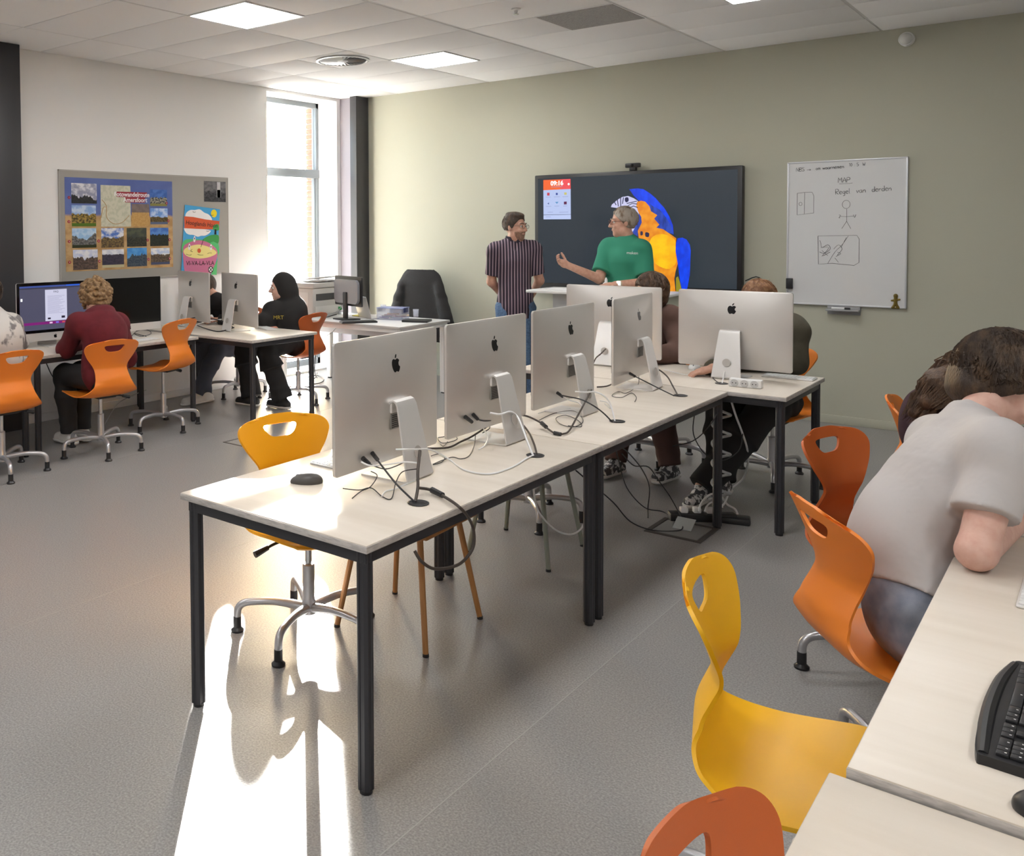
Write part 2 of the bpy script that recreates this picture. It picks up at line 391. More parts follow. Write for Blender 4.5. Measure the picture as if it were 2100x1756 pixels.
# ceiling: slab, dark T bars, 1.2 x 0.6 m tiles, lights, diffuser, return grille
GX, GY = -5.0686, 5.4942
cl = struct('ceiling', MB().box((XW-.4, YB-.1, HC+.02), (XR+.1, YG+.1, HC+.2)), ceil_white)
lights = [(0, -2), (0, 2), (5, 1), (5, -3), (0, -6), (5, -7), (0, -10), (5, -11), (10, -6), (10, -10)]  # first three in view, the others added unseen as fill light
tile_m = MB().box((-.588, -.297, 0), (.588, .297, .02), .003).mesh('tile', ceil_white)
half_m = MB().box((-.288, -.297, 0), (.288, .297, .02), .003).mesh('tile', ceil_white)
special = {l: 'light' for l in lights}; special[(-1, 1)] = 'diffuser'; special[(3, 1)] = 'grille'
i0, i1 = -4, 15; j0, j1 = -15, 5
def in_room(x0, x1, y0, y1): return x0 < XR-.02 and x1 > XW+.02 and y0 < YG-.02 and y1 > YB+.02
tiles = {}
for j in range(j0, j1):
    for i in range(i0, i1, 2):
        a, b = (i, j) in special, (i+1, j) in special
        y0, y1 = GY+.6*j, GY+.6*(j+1)
        for (q, w) in ([(i, 2)] if not a and not b else [(q, 1) for q in (i, i+1) if (q, j) not in special]):
            x0, x1 = GX+.6*q, GX+.6*(q+w)
            if not in_room(x0, x1, y0, y1): continue
            cx0, cx1, cy0, cy1 = max(x0, XW), min(x1, XR), max(y0, YB), min(y1, YG)
            me = tile_m if w == 2 else half_m
            if cx1-cx0 < x1-x0-.01 or cy1-cy0 < y1-y0-.01:
                key = (round(cx1-cx0, 3), round(cy1-cy0, 3))
                if key not in tiles: tiles[key] = MB().box((-key[0]/2+.008, -key[1]/2+.003, 0), (key[0]/2-.008, key[1]/2-.003, .02), .003).mesh('tile', ceil_white)
                me = tiles[key]
            o = bpy.data.objects.new('tile', me); COL.objects.link(o); o.parent = cl; o.location = ((cx0+cx1)/2, (cy0+cy1)/2, HC+.001*((i*7+j*3) % 3))
for i in range(i0, i1, 2):
    x = GX+.6*i
    if XW < x < XR: ob('grid_bar', MB().box((x-.012, YB, HC+.004), (x+.012, YG, HC+.022)), grid_grey, cl)
panel_m = mat('light_panel', (.9, .9, .9), .5, emit=((1, .995, .985), PANEL))
UNSEEN = {(5, -3): 'added unseen ceiling light panel above the aisle beside the right hand tables', (0, -6): 'added unseen ceiling light panel above the open floor left of the front table', (5, -7): 'added unseen ceiling light panel straight above the table in the bottom right corner', (0, -10): 'added unseen ceiling light panel above the left side behind the viewpoint', (5, -11): 'added unseen ceiling light panel in the middle line well behind the viewpoint', (10, -6): 'added unseen ceiling light panel beside the white right wall', (10, -10): 'added unseen ceiling light panel in the rear right corner behind the viewpoint'}  # out of view, added as fill light along the ceiling grid
light_names = ['square ceiling light panel nearest the left end of the room', 'square ceiling light panel beside the round air diffuser', 'square ceiling light panel cut by the top edge, right of the grey grille']
for q, (i, j) in enumerate(lights):
    x, y = GX+.6*i, GY+.6*j
    if x > XR-.6 or y < YB: continue
    t = thing('ceiling_light', light_names[q] if q < 3 else UNSEEN[(i, j)], 'light', (x+.3, y+.3, HC), group='ceiling light panels' )
    ob('diffuser_panel', MB().box((-.285, -.285, -.002), (.285, .285, .012)), panel_m, t)
    fr = MB()
    for (a, b) in (((-.3, -.3), (.3, -.285)), ((-.3, .285), (.3, .3)), ((-.3, -.285), (-.285, .285)), ((.285, -.285), (.3, .285))): fr.box((a[0], a[1], -.006), (b[0], b[1], .02))
    ob('frame', fr, white_plastic, t)
t = thing('air_diffuser', 'round swirl air diffuser with radial blades set in the ceiling', 'vent', (GX-.3, GY+.9, HC))
ob('plate', MB().box((-.298, -.298, 0), (.298, .298, .018), .003), ceil_white, t)
ob('rim', MB().lathe([(.24, .004), (.245, -.012), (.225, -.016), (.215, .002)], n=40), mat('diffuser_silver', (.55, .55, .55), .4, .6), t)
ob('well', MB().lathe([(.216, .001), (.216, -.003)], n=32), mat('diffuser_dark', (.05, .05, .055), .6), t)
blade = MB().box((.05, -.014, -.012), (.212, .012, -.009), M=Matrix.Rotation(.35, 4, 'X')).mesh('blade', mat('blade_grey', (.5, .5, .5), .4, .5))
for k in range(32):
    o = bpy.data.objects.new('blade', blade); COL.objects.link(o); o.parent = t; o.rotation_euler = (0, 0, 2*pi*k/32)
ob('hub', MB().lathe([(.05, -.004), (.05, -.014), (.02, -.02)], n=20), white_plastic, t)
t = thing('return_grille', 'grey perforated square return air grille in the ceiling', 'vent', (GX+.6*3.5, GY+.6*1.5, HC))
ob('perforated_plate', MB().box((-.29, -.29, -.003), (.29, .29, .01)), mat('grille_grey', (.36, .35, .34), .7, noise=(120, (.28, .27, .26), .45, .55)), t)
ob('frame', MB().box((-.3, -.3, -.001), (.3, -.29, .02)).box((-.3, .29, -.001), (.3, .3, .02)).box((-.3, -.29, -.001), (-.29, .29, .02)).box((.29, -.29, -.001), (.3, .29, .02)), ceil_white, t)
t = thing('sprinkler_head', 'small white sprinkler head hanging from the ceiling', 'sprinkler', (-3.24, 5.77, HC))
ob('rose', MB().lathe([(.035, 0), (.033, -.008), (.012, -.012), (.010, -.03)], n=16), white_plastic, t)
ob('deflector', MB().lathe([(.004, -.03), (.02, -.036), (.02, -.039), (.003, -.041)], n=12), chrome, t)
t = thing('motion_sensor', 'white dome motion sensor high on the green wall', 'sensor', (-1.295, YG, 3.11))
bm_s = MB().lathe([(.055, 0), (.055, .03), (.05, .045)], n=24); bm_s.v = [(a, -c, b) for a, b, c in bm_s.v]; ob('base', bm_s, white_plastic, t)
bm_s = MB().lathe([(.045, .045), (.042, .066), (.03, .082), (.012, .09), (.002, .091)], n=24); bm_s.v = [(a, -c, b) for a, b, c in bm_s.v]; ob('lens', bm_s, mat('sensor_lens', (.62, .62, .6), .3), t)

# ---------------------------------------------------------------- wall things
felt = mat('grey_felt', (.36, .345, .315), .95, bump=(300, .2))
t = thing('pinboard', 'large grey felt pinboard on the white wall', 'board', (XW+.001, 5.45, 1.70))
ob('felt_panel', MB().box((0, -1.0, -.49), (.018, 1.0, .495), .002), felt, t)
ob('edge_strip', MB().box((.0, -1.006, .490), (.02, 1.006, .501)).box((.0, -1.006, -.50), (.02, 1.006, -.490)).box((0, -1.006, -.50), (.02, -1.0, .50)).box((0, 1.0, -.50), (.02, 1.006, .50)), mat('board_edge', (.42, .40, .37), .6), t)
PX0 = XW+.021
def quad_uv(name, O, w, h, m, parent, th=.0012):       # thin print facing +X, width along +Y
    g = MB().box((O[0], O[1], O[2]), (O[0]+th, O[1]+w, O[2]+h)); me = g.mesh(name, m, 0)
    uv = me.uv_layers.new(name='print')
    for lp in me.loops:
        c = me.vertices[lp.vertex_index].co; uv.data[lp.index].uv = ((c.y-O[1])/w, (c.z-O[2])/h)
    o = bpy.data.objects.new(name, me); COL.objects.link(o); o.parent = parent; return o
def photo_mat(name, sky_a, sky_b, land_a, land_b, hor, amp, fr, seed, ground=None, gh=.15):
    m = bpy.data.materials.new(name); m.use_nodes = True; t = m.node_tree; N = t.nodes; L = t.links; b = N['Principled BSDF']; b.inputs['Roughness'].default_value = .35
    uv = N.new('ShaderNodeUVMap'); sp = N.new('ShaderNodeSeparateXYZ'); L.new(uv.outputs[0], sp.inputs[0])
    def noise(sc, det, off, one=False):
        a = N.new('ShaderNodeVectorMath'); a.operation = 'ADD'; L.new(uv.outputs[0], a.inputs[0]); a.inputs[1].default_value = (off, off*.37, 0)
        v = a
        if one:
            mp = N.new('ShaderNodeVectorMath'); mp.operation = 'MULTIPLY'; L.new(a.outputs[0], mp.inputs[0]); mp.inputs[1].default_value = (1, .12, 0); v = mp
        n = N.new('ShaderNodeTexNoise'); n.inputs['Scale'].default_value = sc; n.inputs['Detail'].default_value = det; L.new(v.outputs[0], n.inputs['Vector']); return n.outputs['Fac']
    def mix(f, A, B):
        x = N.new('ShaderNodeMix'); x.data_type = 'RGBA'; L.new(f, x.inputs['Factor'])
        for s_, c in (('A', A), ('B', B)):
            if isinstance(c, tuple): x.inputs[s_].default_value = (*c, 1)
            else: L.new(c, x.inputs[s_])
        return x.outputs['Result']
    def rng(v, a, c):
        r = N.new('ShaderNodeMapRange'); r.inputs['From Min'].default_value = a; r.inputs['From Max'].default_value = c; L.new(v, r.inputs['Value']); return r.outputs[0]
    skyc = mix(rng(noise(4, 4, seed), .42, .60), sky_a, sky_b)
    landc = mix(rng(noise(11, 3, seed+5), .40, .60), land_a, land_b)
    hn = noise(fr, 3, seed+9, True); ml = N.new('ShaderNodeMath'); ml.operation = 'MULTIPLY_ADD'; L.new(hn, ml.inputs[0]); ml.inputs[1].default_value = amp; ml.inputs[2].default_value = hor-amp*.5
    d = N.new('ShaderNodeMath'); d.operation = 'SUBTRACT'; L.new(sp.outputs['Y'], d.inputs[0]); L.new(ml.outputs[0], d.inputs[1])
    c = mix(rng(d.outputs[0], -.015, .015), landc, skyc)
    if ground:
        g = N.new('ShaderNodeMath'); g.operation = 'SUBTRACT'; g.inputs[0].default_value = gh; L.new(sp.outputs['Y'], g.inputs[1])
        c = mix(rng(g.outputs[0], -.01, .01), c, ground)
    L.new(c, b.inputs['Base Color']); return m
t = thing('poster', 'large printed photo walk poster with a map and rows of pictures on the grey pinboard', 'poster', (0, 0, 0))
PY0, PY1, PZ0, PZ1 = 4.50, 5.71, 1.295, 2.135
back_m = photo_mat('poster_backdrop', (.095, .135, .37), (.12, .17, .42), (.42, .25, .10), (.55, .36, .17), .60, .10, 5, 3.3)
quad_uv('sheet', (PX0-.002, PY0, PZ0), PY1-PY0, PZ1-PZ0, back_m, t, .002)
def pq(u0, v0, u1, v1): return (PY0+u0*(PY1-PY0), PZ1-v1*(PZ1-PZ0), (u1-u0)*(PY1-PY0), (v1-v0)*(PZ1-PZ0))
SKY = (.10, .22, .55); CLD = (.75, .76, .80); DK = (.018, .018, .016)
cells = [  # u0 v0 u1 v1, sky a, sky b, land a, land b, horizon, amp, freq, ground
 (.055, .06, .275, .275, (.30, .31, .42), (.72, .72, .76), DK, (.03, .03, .035), .30, .75, 5, None),
 (.775, .10, .945, .29, (.04, .12, .42), (.08, .2, .55), (.03, .035, .05), (.42, .38, .27), .5, .6, 7, (.25, .23, .06)),
 (.055, .295, .265, .52, (.25, .40, .70), (.55, .65, .80), (.05, .04, .02), (.40, .27, .06), .58, .55, 5, (.08, .16, .015)),
 (.775, .315, .95, .50, (.16, .33, .72), (.55, .66, .85), (.05, .035, .015), (.18, .12, .03), .45, .45, 3, (.10, .13, .22)),
 (.055, .54, .265, .75, (.30, .50, .75), (.5, .65, .82), (.06, .06, .06), (.22, .21, .20), .55, .85, 3, (.03, .035, .012)),
 (.31, .54, .515, .755, (.08, .18, .55), CLD, (.22, .15, .05), (.06, .04, .03), .52, .7, 4, None),
 (.545, .54, .735, .75, (.05, .06, .05), (.09, .10, .06), DK, (.05, .05, .035), .5, .6, 6, None),
 (.77, .54, .955, .75, (.05, .15, .50), (.12, .28, .62), (.012, .018, .018), (.03, .035, .02), .62, .3, 9, None),
 (.06, .77, .275, .985, (.50, .55, .75), (.75, .76, .82), (.05, .035, .03), (.14, .09, .07), .6, .65, 6, None),
 (.315, .775, .515, .975, (.55, .58, .68), (.75, .76, .80), (.03, .028, .05), (.06, .05, .08), .72, .25, 6, (.50, .46, .28)),
 (.545, .765, .735, .975, (.05, .25, .62), (.10, .34, .70), (.03, .05, .08), (.08, .10, .12), .6, .9, 5, None),
 (.775, .775, .965, .965, (.45, .55, .75), (.75, .77, .80), (.05, .04, .03), (.16, .11, .07), .62, .5, 6, (.06, .08, .16))]
for q, c in enumerate(cells):
    y, z_, w, h = pq(*c[:4])
    quad_uv('printed_photo', (PX0, y, z_), w, h, photo_mat('print_%d' % q, c[4], c[5], c[6], c[7], c[8], c[9], c[10], q*3.7+1, c[11]), t)
y, z_, w, h = pq(.31, .07, .585, .525)
quad_uv('printed_map', (PX0, y, z_), w, h, mat('map_print', (.60, .58, .46), .5, noise=(30, (.50, .50, .38), .45, .6)), t, .0010)
for pts in ([(.32, .23), (.36, .30), (.36, .42), (.42, .49), (.50, .48), (.57, .40)], [(.31, .43), (.33, .32), (.36, .31)]):
    ob('map_route', MB().tube([(PX0+.0012, PY0+u*(PY1-PY0), PZ1-v*(PZ1-PZ0)) for u, v in pts], .003, 5, smooth=4), mat('map_road', (.42, .25, .10), .6), t)
y, z_, w, h = pq(.595, .27, .765, .52)
quad_uv('printed_tower', (PX0, y, z_), w, h, photo_mat('tower_print', (.17, .13, .12), (.22, .17, .15), (.55, .34, .12), (.48, .28, .09), .62, .02, 3, 9), t, .0008)
red_p = mat('poster_red', (.32, .015, .03), .5); wht_p = mat('poster_white', (.82, .80, .82), .5)
for (bx, body, v, ua, ub) in ((1, 'Fotowandelroute', .165, .455, .745), (2, 'Amersfoort', .225, .535, .725)):
    y, z_, w, h = pq(ua, v-.028, ub, v+.03)
    quad_uv('title_band', (PX0, y, z_), w, h, red_p, t, .0018)
    text('title', body, .058, wht_p, (PX0+.0022, y+w/2, z_+.006), (0, 1, 0), (0, 0, 1), t, 'CENTER', bold=.0012)
for q, (u, v) in enumerate(((.035, .215), (.94, .255), (.03, .47), (.955, .46), (.03, .68), (.285, .68), (.745, .68), (.965, .68), (.03, .90), (.29, .90), (.75, .90), (.965, .90))):
    y, z_ = PY0+u*(PY1-PY0), PZ1-v*(PZ1-PZ0)
    ob('number_dot', MB().prism([(.014*math.cos(a*pi/8), .014*math.sin(a*pi/8)) for a in range(16)], (PX0, y, z_), (0, 1, 0), (0, 0, 1), .0022), red_p, t)
    text('number', str(q+1), .018, wht_p, (PX0+.0028, y, z_-.006), (0, 1, 0), (0, 0, 1), t, 'CENTER')
# hand drawn poster
t = thing('poster', 'small hand drawn colour poster with red banner and yellow custard bowl', 'poster', (XW+.026, 5.775, 1.235), 0)
t.rotation_euler = (math.radians(-5), 0, 0)
Pw, Ph = .47, .68
def pp(name, pts, m, d): ob(name, MB().prism([(u*Pw, (1-v)*Ph) for u, v in pts], (d*.0006, .03, 0), (0, 1, 0), (0, 0, 1), .0006), m, t)
blue_p = mat('crayon_blue', (.06, .36, .68), .7); cw_p = mat('crayon_white', (.85, .83, .82), .7); redb = mat('crayon_red', (.66, .10, .03), .7); pink = mat('crayon_pink', (.58, .17, .30), .7)
yel = mat('crayon_yellow', (.80, .70, .26), .7); sunp = mat('crayon_sun', (.88, .70, .02), .7); g1 = mat('crayon_green', (.05, .33, .08), .7); g2 = mat('crayon_light_green', (.10, .52, .18), .7); inkm = mat('crayon_black', (.02, .02, .02), .7)
pp('sheet', [(0, 0), (1, 0), (1, 1), (0, 1)][::-1], blue_p, 0)
pp('cloud', crom([(.05, .12), (.15, .07), (.28, .06), (.42, .04), (.55, .08), (.68, .10), (.78, .16), (.72, .20), (.3, .20), (.05, .19)], 3), cw_p, 1)
pp('cloud', crom([(.06, .33), (.7, .33), (.74, .37), (.62, .42), (.5, .43), (.4, .45), (.28, .43), (.15, .43), (.06, .40)], 3), cw_p, 1)
pp('banner', [(.0, .17), (.25, .165), (.6, .18), (1, .18), (1, .31), (.5, .33), (.02, .345)], redb, 2)
pp('meadow', crom([(.02, .53), (.3, .49), (.6, .49), (.8, .5), (1, .52), (1, .72), (.5, .75), (.02, .72)], 3), g2, 1)
pp('hill', crom([(.55, .49), (.68, .43), (.82, .40), (1, .40), (1, .52), (.85, .50), (.7, .54)], 3), g1, 2)
pp('bowl', crom([(.02, .62), (.2, .54), (.45, .50), (.75, .53), (.99, .64), (.95, .82), (.82, .995), (.4, .998), (.12, .995), (.04, .82)], 3), pink, 3)
pp('custard', crom([(.04, .66), (.2, .60), (.45, .565), (.75, .59), (.97, .66), (.8, .73), (.5, .77), (.2, .76), (.06, .72)], 4), yel, 4)
pp('grass', [(.88, .92), (1, .76), (1, 1), (.84, 1)], g2, 4)
pp('sun', [(.83+.085*math.cos(a*pi/10), .075+.06*math.sin(a*pi/10)) for a in range(20)], sunp, 2)
pp('tree_crown', crom([(.82, .28), (.88, .24), (.97, .23), (1, .28), (.99, .32), (.9, .33), (.83, .32)], 3), g1, 4)
pp('tree_trunk', [(.875, .31), (.92, .31), (.93, .39), (.87, .39)], inkm, 5)
pp('wheel', [(.82+.075*math.cos(a*pi/9), .925+.05*math.sin(a*pi/9)) for a in range(18)], inkm, 5)
pp('wheel', [(.82+.055*math.cos(a*pi/9), .925+.037*math.sin(a*pi/9)) for a in range(18)], cw_p, 6)
for a in (.78, -.78):
    c, s_ = math.cos(a)*.075, math.sin(a)*.05; q = .012
    pp('wheel_bar', [(.82-c-q, .925-s_), (.82-c+q, .925-s_), (.82+c+q, .925+s_), (.82+c-q, .925+s_)], inkm, 7)
pp('cherry', [(.46+.05*math.cos(a*pi/8), .655+.034*math.sin(a*pi/8)) for a in range(16)], redb, 5)
for pts in ([(.1, .72), (.2, .735), (.25, .72)], [(.42, .71), (.5, .72), (.58, .715)], [(.7, .69), (.76, .675), (.82, .675)], [(.26, .645), (.22, .67), (.28, .68)], [(.5, .60), (.53, .55), (.56, .48)], [(.22, .085), (.26, .095), (.30, .085)], [(.72, .105), (.77, .11), (.81, .1)], [(.64, .35), (.68, .355), (.72, .345)]):
    ob('ink_line', MB().tube([(.004, .03+u*Pw, (1-v)*Ph) for u, v in pts], .0022, 4, smooth=3), inkm, t)
for (u, v) in ((.31, .47), (.79, .57), (.18, .59)):
    pp('figure', crom([(u-.02, v+.06), (u-.03, v+.01), (u, v-.03), (u+.03, v+.01), (u+.02, v+.06)], 2), cw_p, 6); pp('figure_mark', [(u-.012, v), (u+.012, v), (u+.01, v+.025), (u-.01, v+.025)], inkm, 7)
text('writing', 'Hooglands Hoon', .062, inkm, (.004, .05, Ph*.715), (0, 1, 0), (0, 0, 1), t, shear=.1)
text('writing', 'VI-VA-LA-VLA', .062, inkm, (.005, .085, Ph*.115), (0, 1, .06), (0, -.06, 1), t)
t = thing('photo_print', 'small dark square photo print at the top right corner of the pinboard', 'photo', (0, 0, 0))
quad_uv('print', (PX0, 6.125, 1.945), .295, .21, photo_mat('dark_print', (.10, .10, .11), (.19, .19, .20), (.02, .02, .025), (.07, .07, .08), .5, .5, 3, 4.2), t)
ob('bright_doorway', MB().box((PX0, 6.30, 1.99), (PX0+.0016, 6.345, 2.15)).box((PX0, 6.295, 1.99), (PX0+.0016, 6.35, 2.07)), mat('print_light', (.55, .55, .57), .5), t)

# handwriting strokes for the whiteboard
GL = {'N': [[(0,0),(0,1),(.6,0),(.6,1)]], 'B': [[(0,0),(0,1),(.4,.95),(.45,.7),(0,.52)],[(0,.52),(.5,.45),(.5,.1),(0,0)]], 'S': [[(.5,.9),(.2,1),(.02,.8),(.45,.4),(.4,.08),(0,.05)]],
 'M': [[(0,0),(.08,1),(.35,.4),(.62,1),(.7,0)]], 'A': [[(0,0),(.3,1),(.6,0)],[(.12,.4),(.48,.4)]], 'P': [[(0,0),(0,1),(.5,.9),(.45,.55),(0,.45)]], 'R': [[(0,0),(0,1),(.5,.9),(.45,.55),(0,.5),(.5,0)]],
 'e': [[(0,.3),(.38,.35),(.3,.55),(.08,.5),(0,.2),(.2,0),(.4,.08)]], 'g': [[(.4,.5),(.1,.5),(0,.25),(.15,.05),(.4,.2),(.4,.5),(.38,-.3),(.1,-.35)]], 'l': [[(0,1),(.02,.1),(.15,0)]], 'v': [[(0,.5),(.18,0),(.38,.5)]],
 'a': [[(.4,.5),(.1,.5),(0,.2),(.15,0),(.4,.2),(.4,.5),(.45,0)]], 'n': [[(0,0),(.02,.5),(.05,.35),(.25,.5),(.38,.35),(.4,0)]], 'd': [[(.4,.4),(.1,.5),(0,.2),(.15,0),(.4,.15),(.42,1),(.42,0)]], 'r': [[(0,0),(.02,.5),(.05,.35),(.2,.5),(.32,.45)]],
 'o': [[(.2,.5),(0,.25),(.2,0),(.4,.25),(.2,.5)]], 'm': [[(0,0),(.02,.5),(.15,.5),(.25,.35),(.25,0),(.27,.4),(.4,.5),(.5,.35),(.52,0)]], 'w': [[(0,.5),(.12,0),(.26,.4),(.4,0),(.54,.5)]], '1': [[(0,.8),(.2,1),(.2,0)]], '0': [[(.25,1),(0,.5),(.25,0),(.5,.5),(.25,1)]],
 '5': [[(.45,1),(.05,1),(.02,.6),(.4,.55),(.4,.1),(0,0)]], 'W': [[(0,1),(.18,0),(.36,.7),(.54,0),(.72,1)]], ':': [[(.05,.5),(.06,.45)],[(.05,.1),(.06,.05)]], '>': [[(0,.3),(.9,.3)],[(.65,.5),(.9,.3),(.65,.1)]], 'i': [[(0,.5),(.02,.1),(.1,0)],[(0,.75),(.01,.72)]], ' ': []}
WB0, WB1, WZ0, WZ1 = -2.145, -1.272, .985, 2.19
t = thing('whiteboard', 'white magnetic board with thin marker writing and sketches on the green wall', 'whiteboard', (0, 0, 0))
ob('panel', MB().box((WB0+.008, YG-.022, WZ0+.008), (WB1-.008, YG-.004, WZ1-.008)), mat('board_enamel', (.66, .665, .67), .22), t)
fr = MB()
for (a, b, c, d) in ((WB0, WB1, WZ0, WZ0+.014), (WB0, WB1, WZ1-.014, WZ1), (WB0, WB0+.014, WZ0, WZ1), (WB1-.014, WB1, WZ0, WZ1)): fr.box((a, YG-.028, c), (b, YG-.001, d), .004)
ob('frame', fr, mat('board_frame', (.62, .63, .66), .35, .3), t)
ob('tray', MB().box((-1.83, YG-.09, .945), (-1.59, YG-.004, .960), .003).box((-1.83, YG-.02, .915), (-1.59, YG-.004, .985), .002), mat('tray_grey', (.33, .33, .34), .4, .4), t)
mk = mat('marker_ink', (.035, .035, .04), .6)
def hand(body, x, z_, h, dx=.0, slope=.0, name='handwriting', rad=.0016):
    g = MB(); cx = 0
    for ch in body:
        for st in GL.get(ch, []):
            g.tube([(x+(cx+p[0]*h), YG-.0225, z_+p[1]*h+slope*cx) for p in st], rad, 4, smooth=2)
        cx += (max([p[0] for st in GL.get(ch, []) for p in st], default=.3)+.16)*h
    ob(name, g, mk, t, smooth=1)
def wbp(u, v): return (WB0+u*(WB1-WB0), WZ1-v*(WZ1-WZ0))
def pen(strokes, name='sketch', rad=.0016, sm=3):
    g = MB()
    for st in strokes: g.tube([(wbp(u, v)[0], YG-.0225, wbp(u, v)[1]) for u, v in st], rad, 4, smooth=sm)
    ob(name, g, mk, t, smooth=1)
x, z_ = wbp(.08, .068); hand('NBS >', x, z_, .032, slope=.02); x, z_ = wbp(.25, .062); hand('om waarnemen', x, z_, .030, slope=.03, rad=.002); x, z_ = wbp(.53, .048); hand('10 : 5  W', x, z_, .026)
x, z_ = wbp(.44, .155); hand('MAP', x, z_, .040, rad=.002); pen([[(.45, .165), (.54, .163), (.56, .16)]], sm=0)
x, z_ = wbp(.42, .235); hand('Regel  van  derden', x, z_, .042, slope=.05, rad=.0018)
pen([[(.09, .22), (.15, .215), (.22, .215), (.235, .24), (.235, .36), (.09, .372), (.09, .22)], [(.155, .217), (.155, .365)]], sm=0)
pen([[(.12+.014*math.cos(a), .295+.012*math.sin(a)) for a in np.linspace(0, 6.3, 12)], [(.51+.032*math.cos(a), .305+.028*math.sin(a)) for a in np.linspace(0, 6.3, 16)], [(.515, .335), (.515, .42)], [(.455, .385), (.51, .388), (.57, .385)], [(.515, .42), (.475, .47)], [(.515, .42), (.55, .47)], [(.45, .375), (.465, .38), (.45, .395), (.46, .395)], [(.57, .375), (.58, .395), (.59, .375)]])
pen([[(.275, .52), (.6, .515), (.62, .54), (.62, .70), (.58, .72), (.40, .708), (.28, .715), (.275, .52)]], sm=0)
pen([[(.29, .55), (.30, .57), (.31, .60), (.36, .58), (.38, .61), (.33, .64), (.29, .63)], [(.30, .60), (.37, .60), (.31, .66), (.38, .63)], [(.31, .62), (.36, .655)], [(.36, .71), (.42, .63), (.48, .58), (.53, .52)], [(.41, .61), (.45, .58), (.48, .61), (.44, .65)], [(.44, .63), (.47, .64), (.43, .66)], [(.47, .60), (.515, .53)], [(.42, .67), (.45, .70)]])
o = ob('eraser', MB().box((WB0+.005, YG-.06, 1.115), (WB0+.055, YG-.0285, 1.205), .006), black_plastic); tag(o, 'black block eraser stuck to the left edge of the whiteboard', 'eraser')
t2 = thing('marker', 'white board marker with dark cap on the tray under the whiteboard', 'marker', (-1.74, YG-.06, .969))
ob('barrel', MB().tube([(-.05, 0, 0), (.045, 0, 0)], .008, 10), white_plastic, t2); ob('cap', MB().tube([(.045, 0, 0), (.085, 0, 0)], .0088, 10), black_plastic, t2)
t2 = thing('magnet', 'small gold figure magnet at the lower right corner of the whiteboard', 'magnet', (-1.345, YG-.0225, 1.035))
gold = mat('dull_gold', (.16, .11, .015), .4, .4)
F_ = Field((-.05, -.02, -.06), (.05, .02, .08), .003)
for a, b, r in (((0, 0, .05), (0, 0, .052), .016), ((0, 0, .035), (0, 0, -.01), .013), ((-.026, 0, .012), (.026, 0, .022), .008), ((0, 0, -.01), (-.018, 0, -.042), .01), ((0, 0, -.01), (.018, 0, -.042), .01), ((-.025, 0, -.045), (.025, 0, -.045), .007)): F_.cone(a, b, r, r, .006)
ob('figure', F_.mesh('figure', gold), None, t2)

# the big touch screen
SX0, SX1, SZ0, SZ1 = -4.485, -2.485, 1.035, 2.182; SF = YG-.09
t = thing('display_screen', 'large wall mounted touch screen showing a blue and yellow parrot', 'screen', (0, 0, 0))
ob('bezel', MB().box((SX0, SF, SZ0), (SX1, YG-.015, SZ1), .012), black_plastic, t)
ob('picture', MB().box((SX0+.04, SF-.002, SZ0+.06), (SX1-.04, SF+.002, SZ1-.035)), mat('lit_dark_screen', (.008, .008, .01), .25, emit=((.026, .036, .046), 2**-EXPO)), t)
def scr(name, pts, m, lay, sm=0):                        # pts in metres on the screen plane (x, z)
    P = crom(pts, 3) if sm else pts
    ob(name, MB().prism(P, (0, SF-.002-.0007*lay, 0), (1, 0, 0), (0, 0, 1), .0006), m, t)
def sp_(*a): return [(q[0], q[2]) for q in a]
blue_g = glow('parrot_blue', srgb(25, 60, 215), 1.0, (26, srgb(20, 75, 250), (1, 1, .5)))
navy_g = glow('parrot_navy', srgb(38, 58, 140), 1.0, (30, srgb(50, 80, 190), (1, 1, .4)))
yel_g = glow('parrot_yellow', srgb(250, 170, 25), 1.0, (9, srgb(255, 205, 30), (1, 1, 1)))
org_g = glow('parrot_orange', srgb(245, 160, 40), 1.0, (14, srgb(225, 130, 30), (1, 1, 1)))
wht_g = glow('parrot_white', srgb(205, 205, 240), 1.0); drk_g = glow('parrot_dark', srgb(40, 40, 75), 1.0)
scr('parrot_head', [(-3.4950, 2.0080), (-3.4130, 2.0140), (-3.3580, 2.0030), (-3.2970, 1.9630), (-3.2430, 1.9160), (-3.2050, 1.8700), (-3.1680, 1.8310), (-3.1450, 1.7940), (-3.1150, 1.7410), (-3.0850, 1.6660), (-3.0770, 1.5800), (-3.1440, 1.6070), (-3.2190, 1.6600), (-3.2420, 1.7350), (-3.2810, 1.7810), (-3.3120, 1.8420), (-3.3420, 1.8810), (-3.4040, 1.8980), (-3.4510, 1.9450)], blue_g, 1)
scr('parrot_nape', [(-3.3040, 1.8720), (-3.2660, 1.8410), (-3.2050, 1.8100), (-3.1450, 1.7340), (-3.1000, 1.6590), (-3.0790, 1.5840), (-3.1440, 1.5990), (-3.2340, 1.6370), (-3.2730, 1.7210), (-3.2880, 1.7960)], navy_g, 2)
scr('parrot_cheek', [(-3.6740, 1.8430), (-3.6660, 1.8660), (-3.6100, 1.9110), (-3.5620, 1.9370), (-3.5060, 1.9450), (-3.4510, 1.9220), (-3.4120, 1.8960), (-3.4200, 1.8450), (-3.4020, 1.7830), (-3.4110, 1.7220), (-3.4310, 1.6610), (-3.4580, 1.6080), (-3.4740, 1.6000), (-3.4700, 1.6920), (-3.4900, 1.7770), (-3.5380, 1.8240), (-3.6090, 1.8330)], wht_g, 2)
scr('parrot_throat', [(-3.4660, 1.6080), (-3.4230, 1.6920), (-3.4020, 1.7830), (-3.3800, 1.7520), (-3.3730, 1.6910), (-3.4070, 1.6310), (-3.4110, 1.5620), (-3.4500, 1.5850)], navy_g, 1)
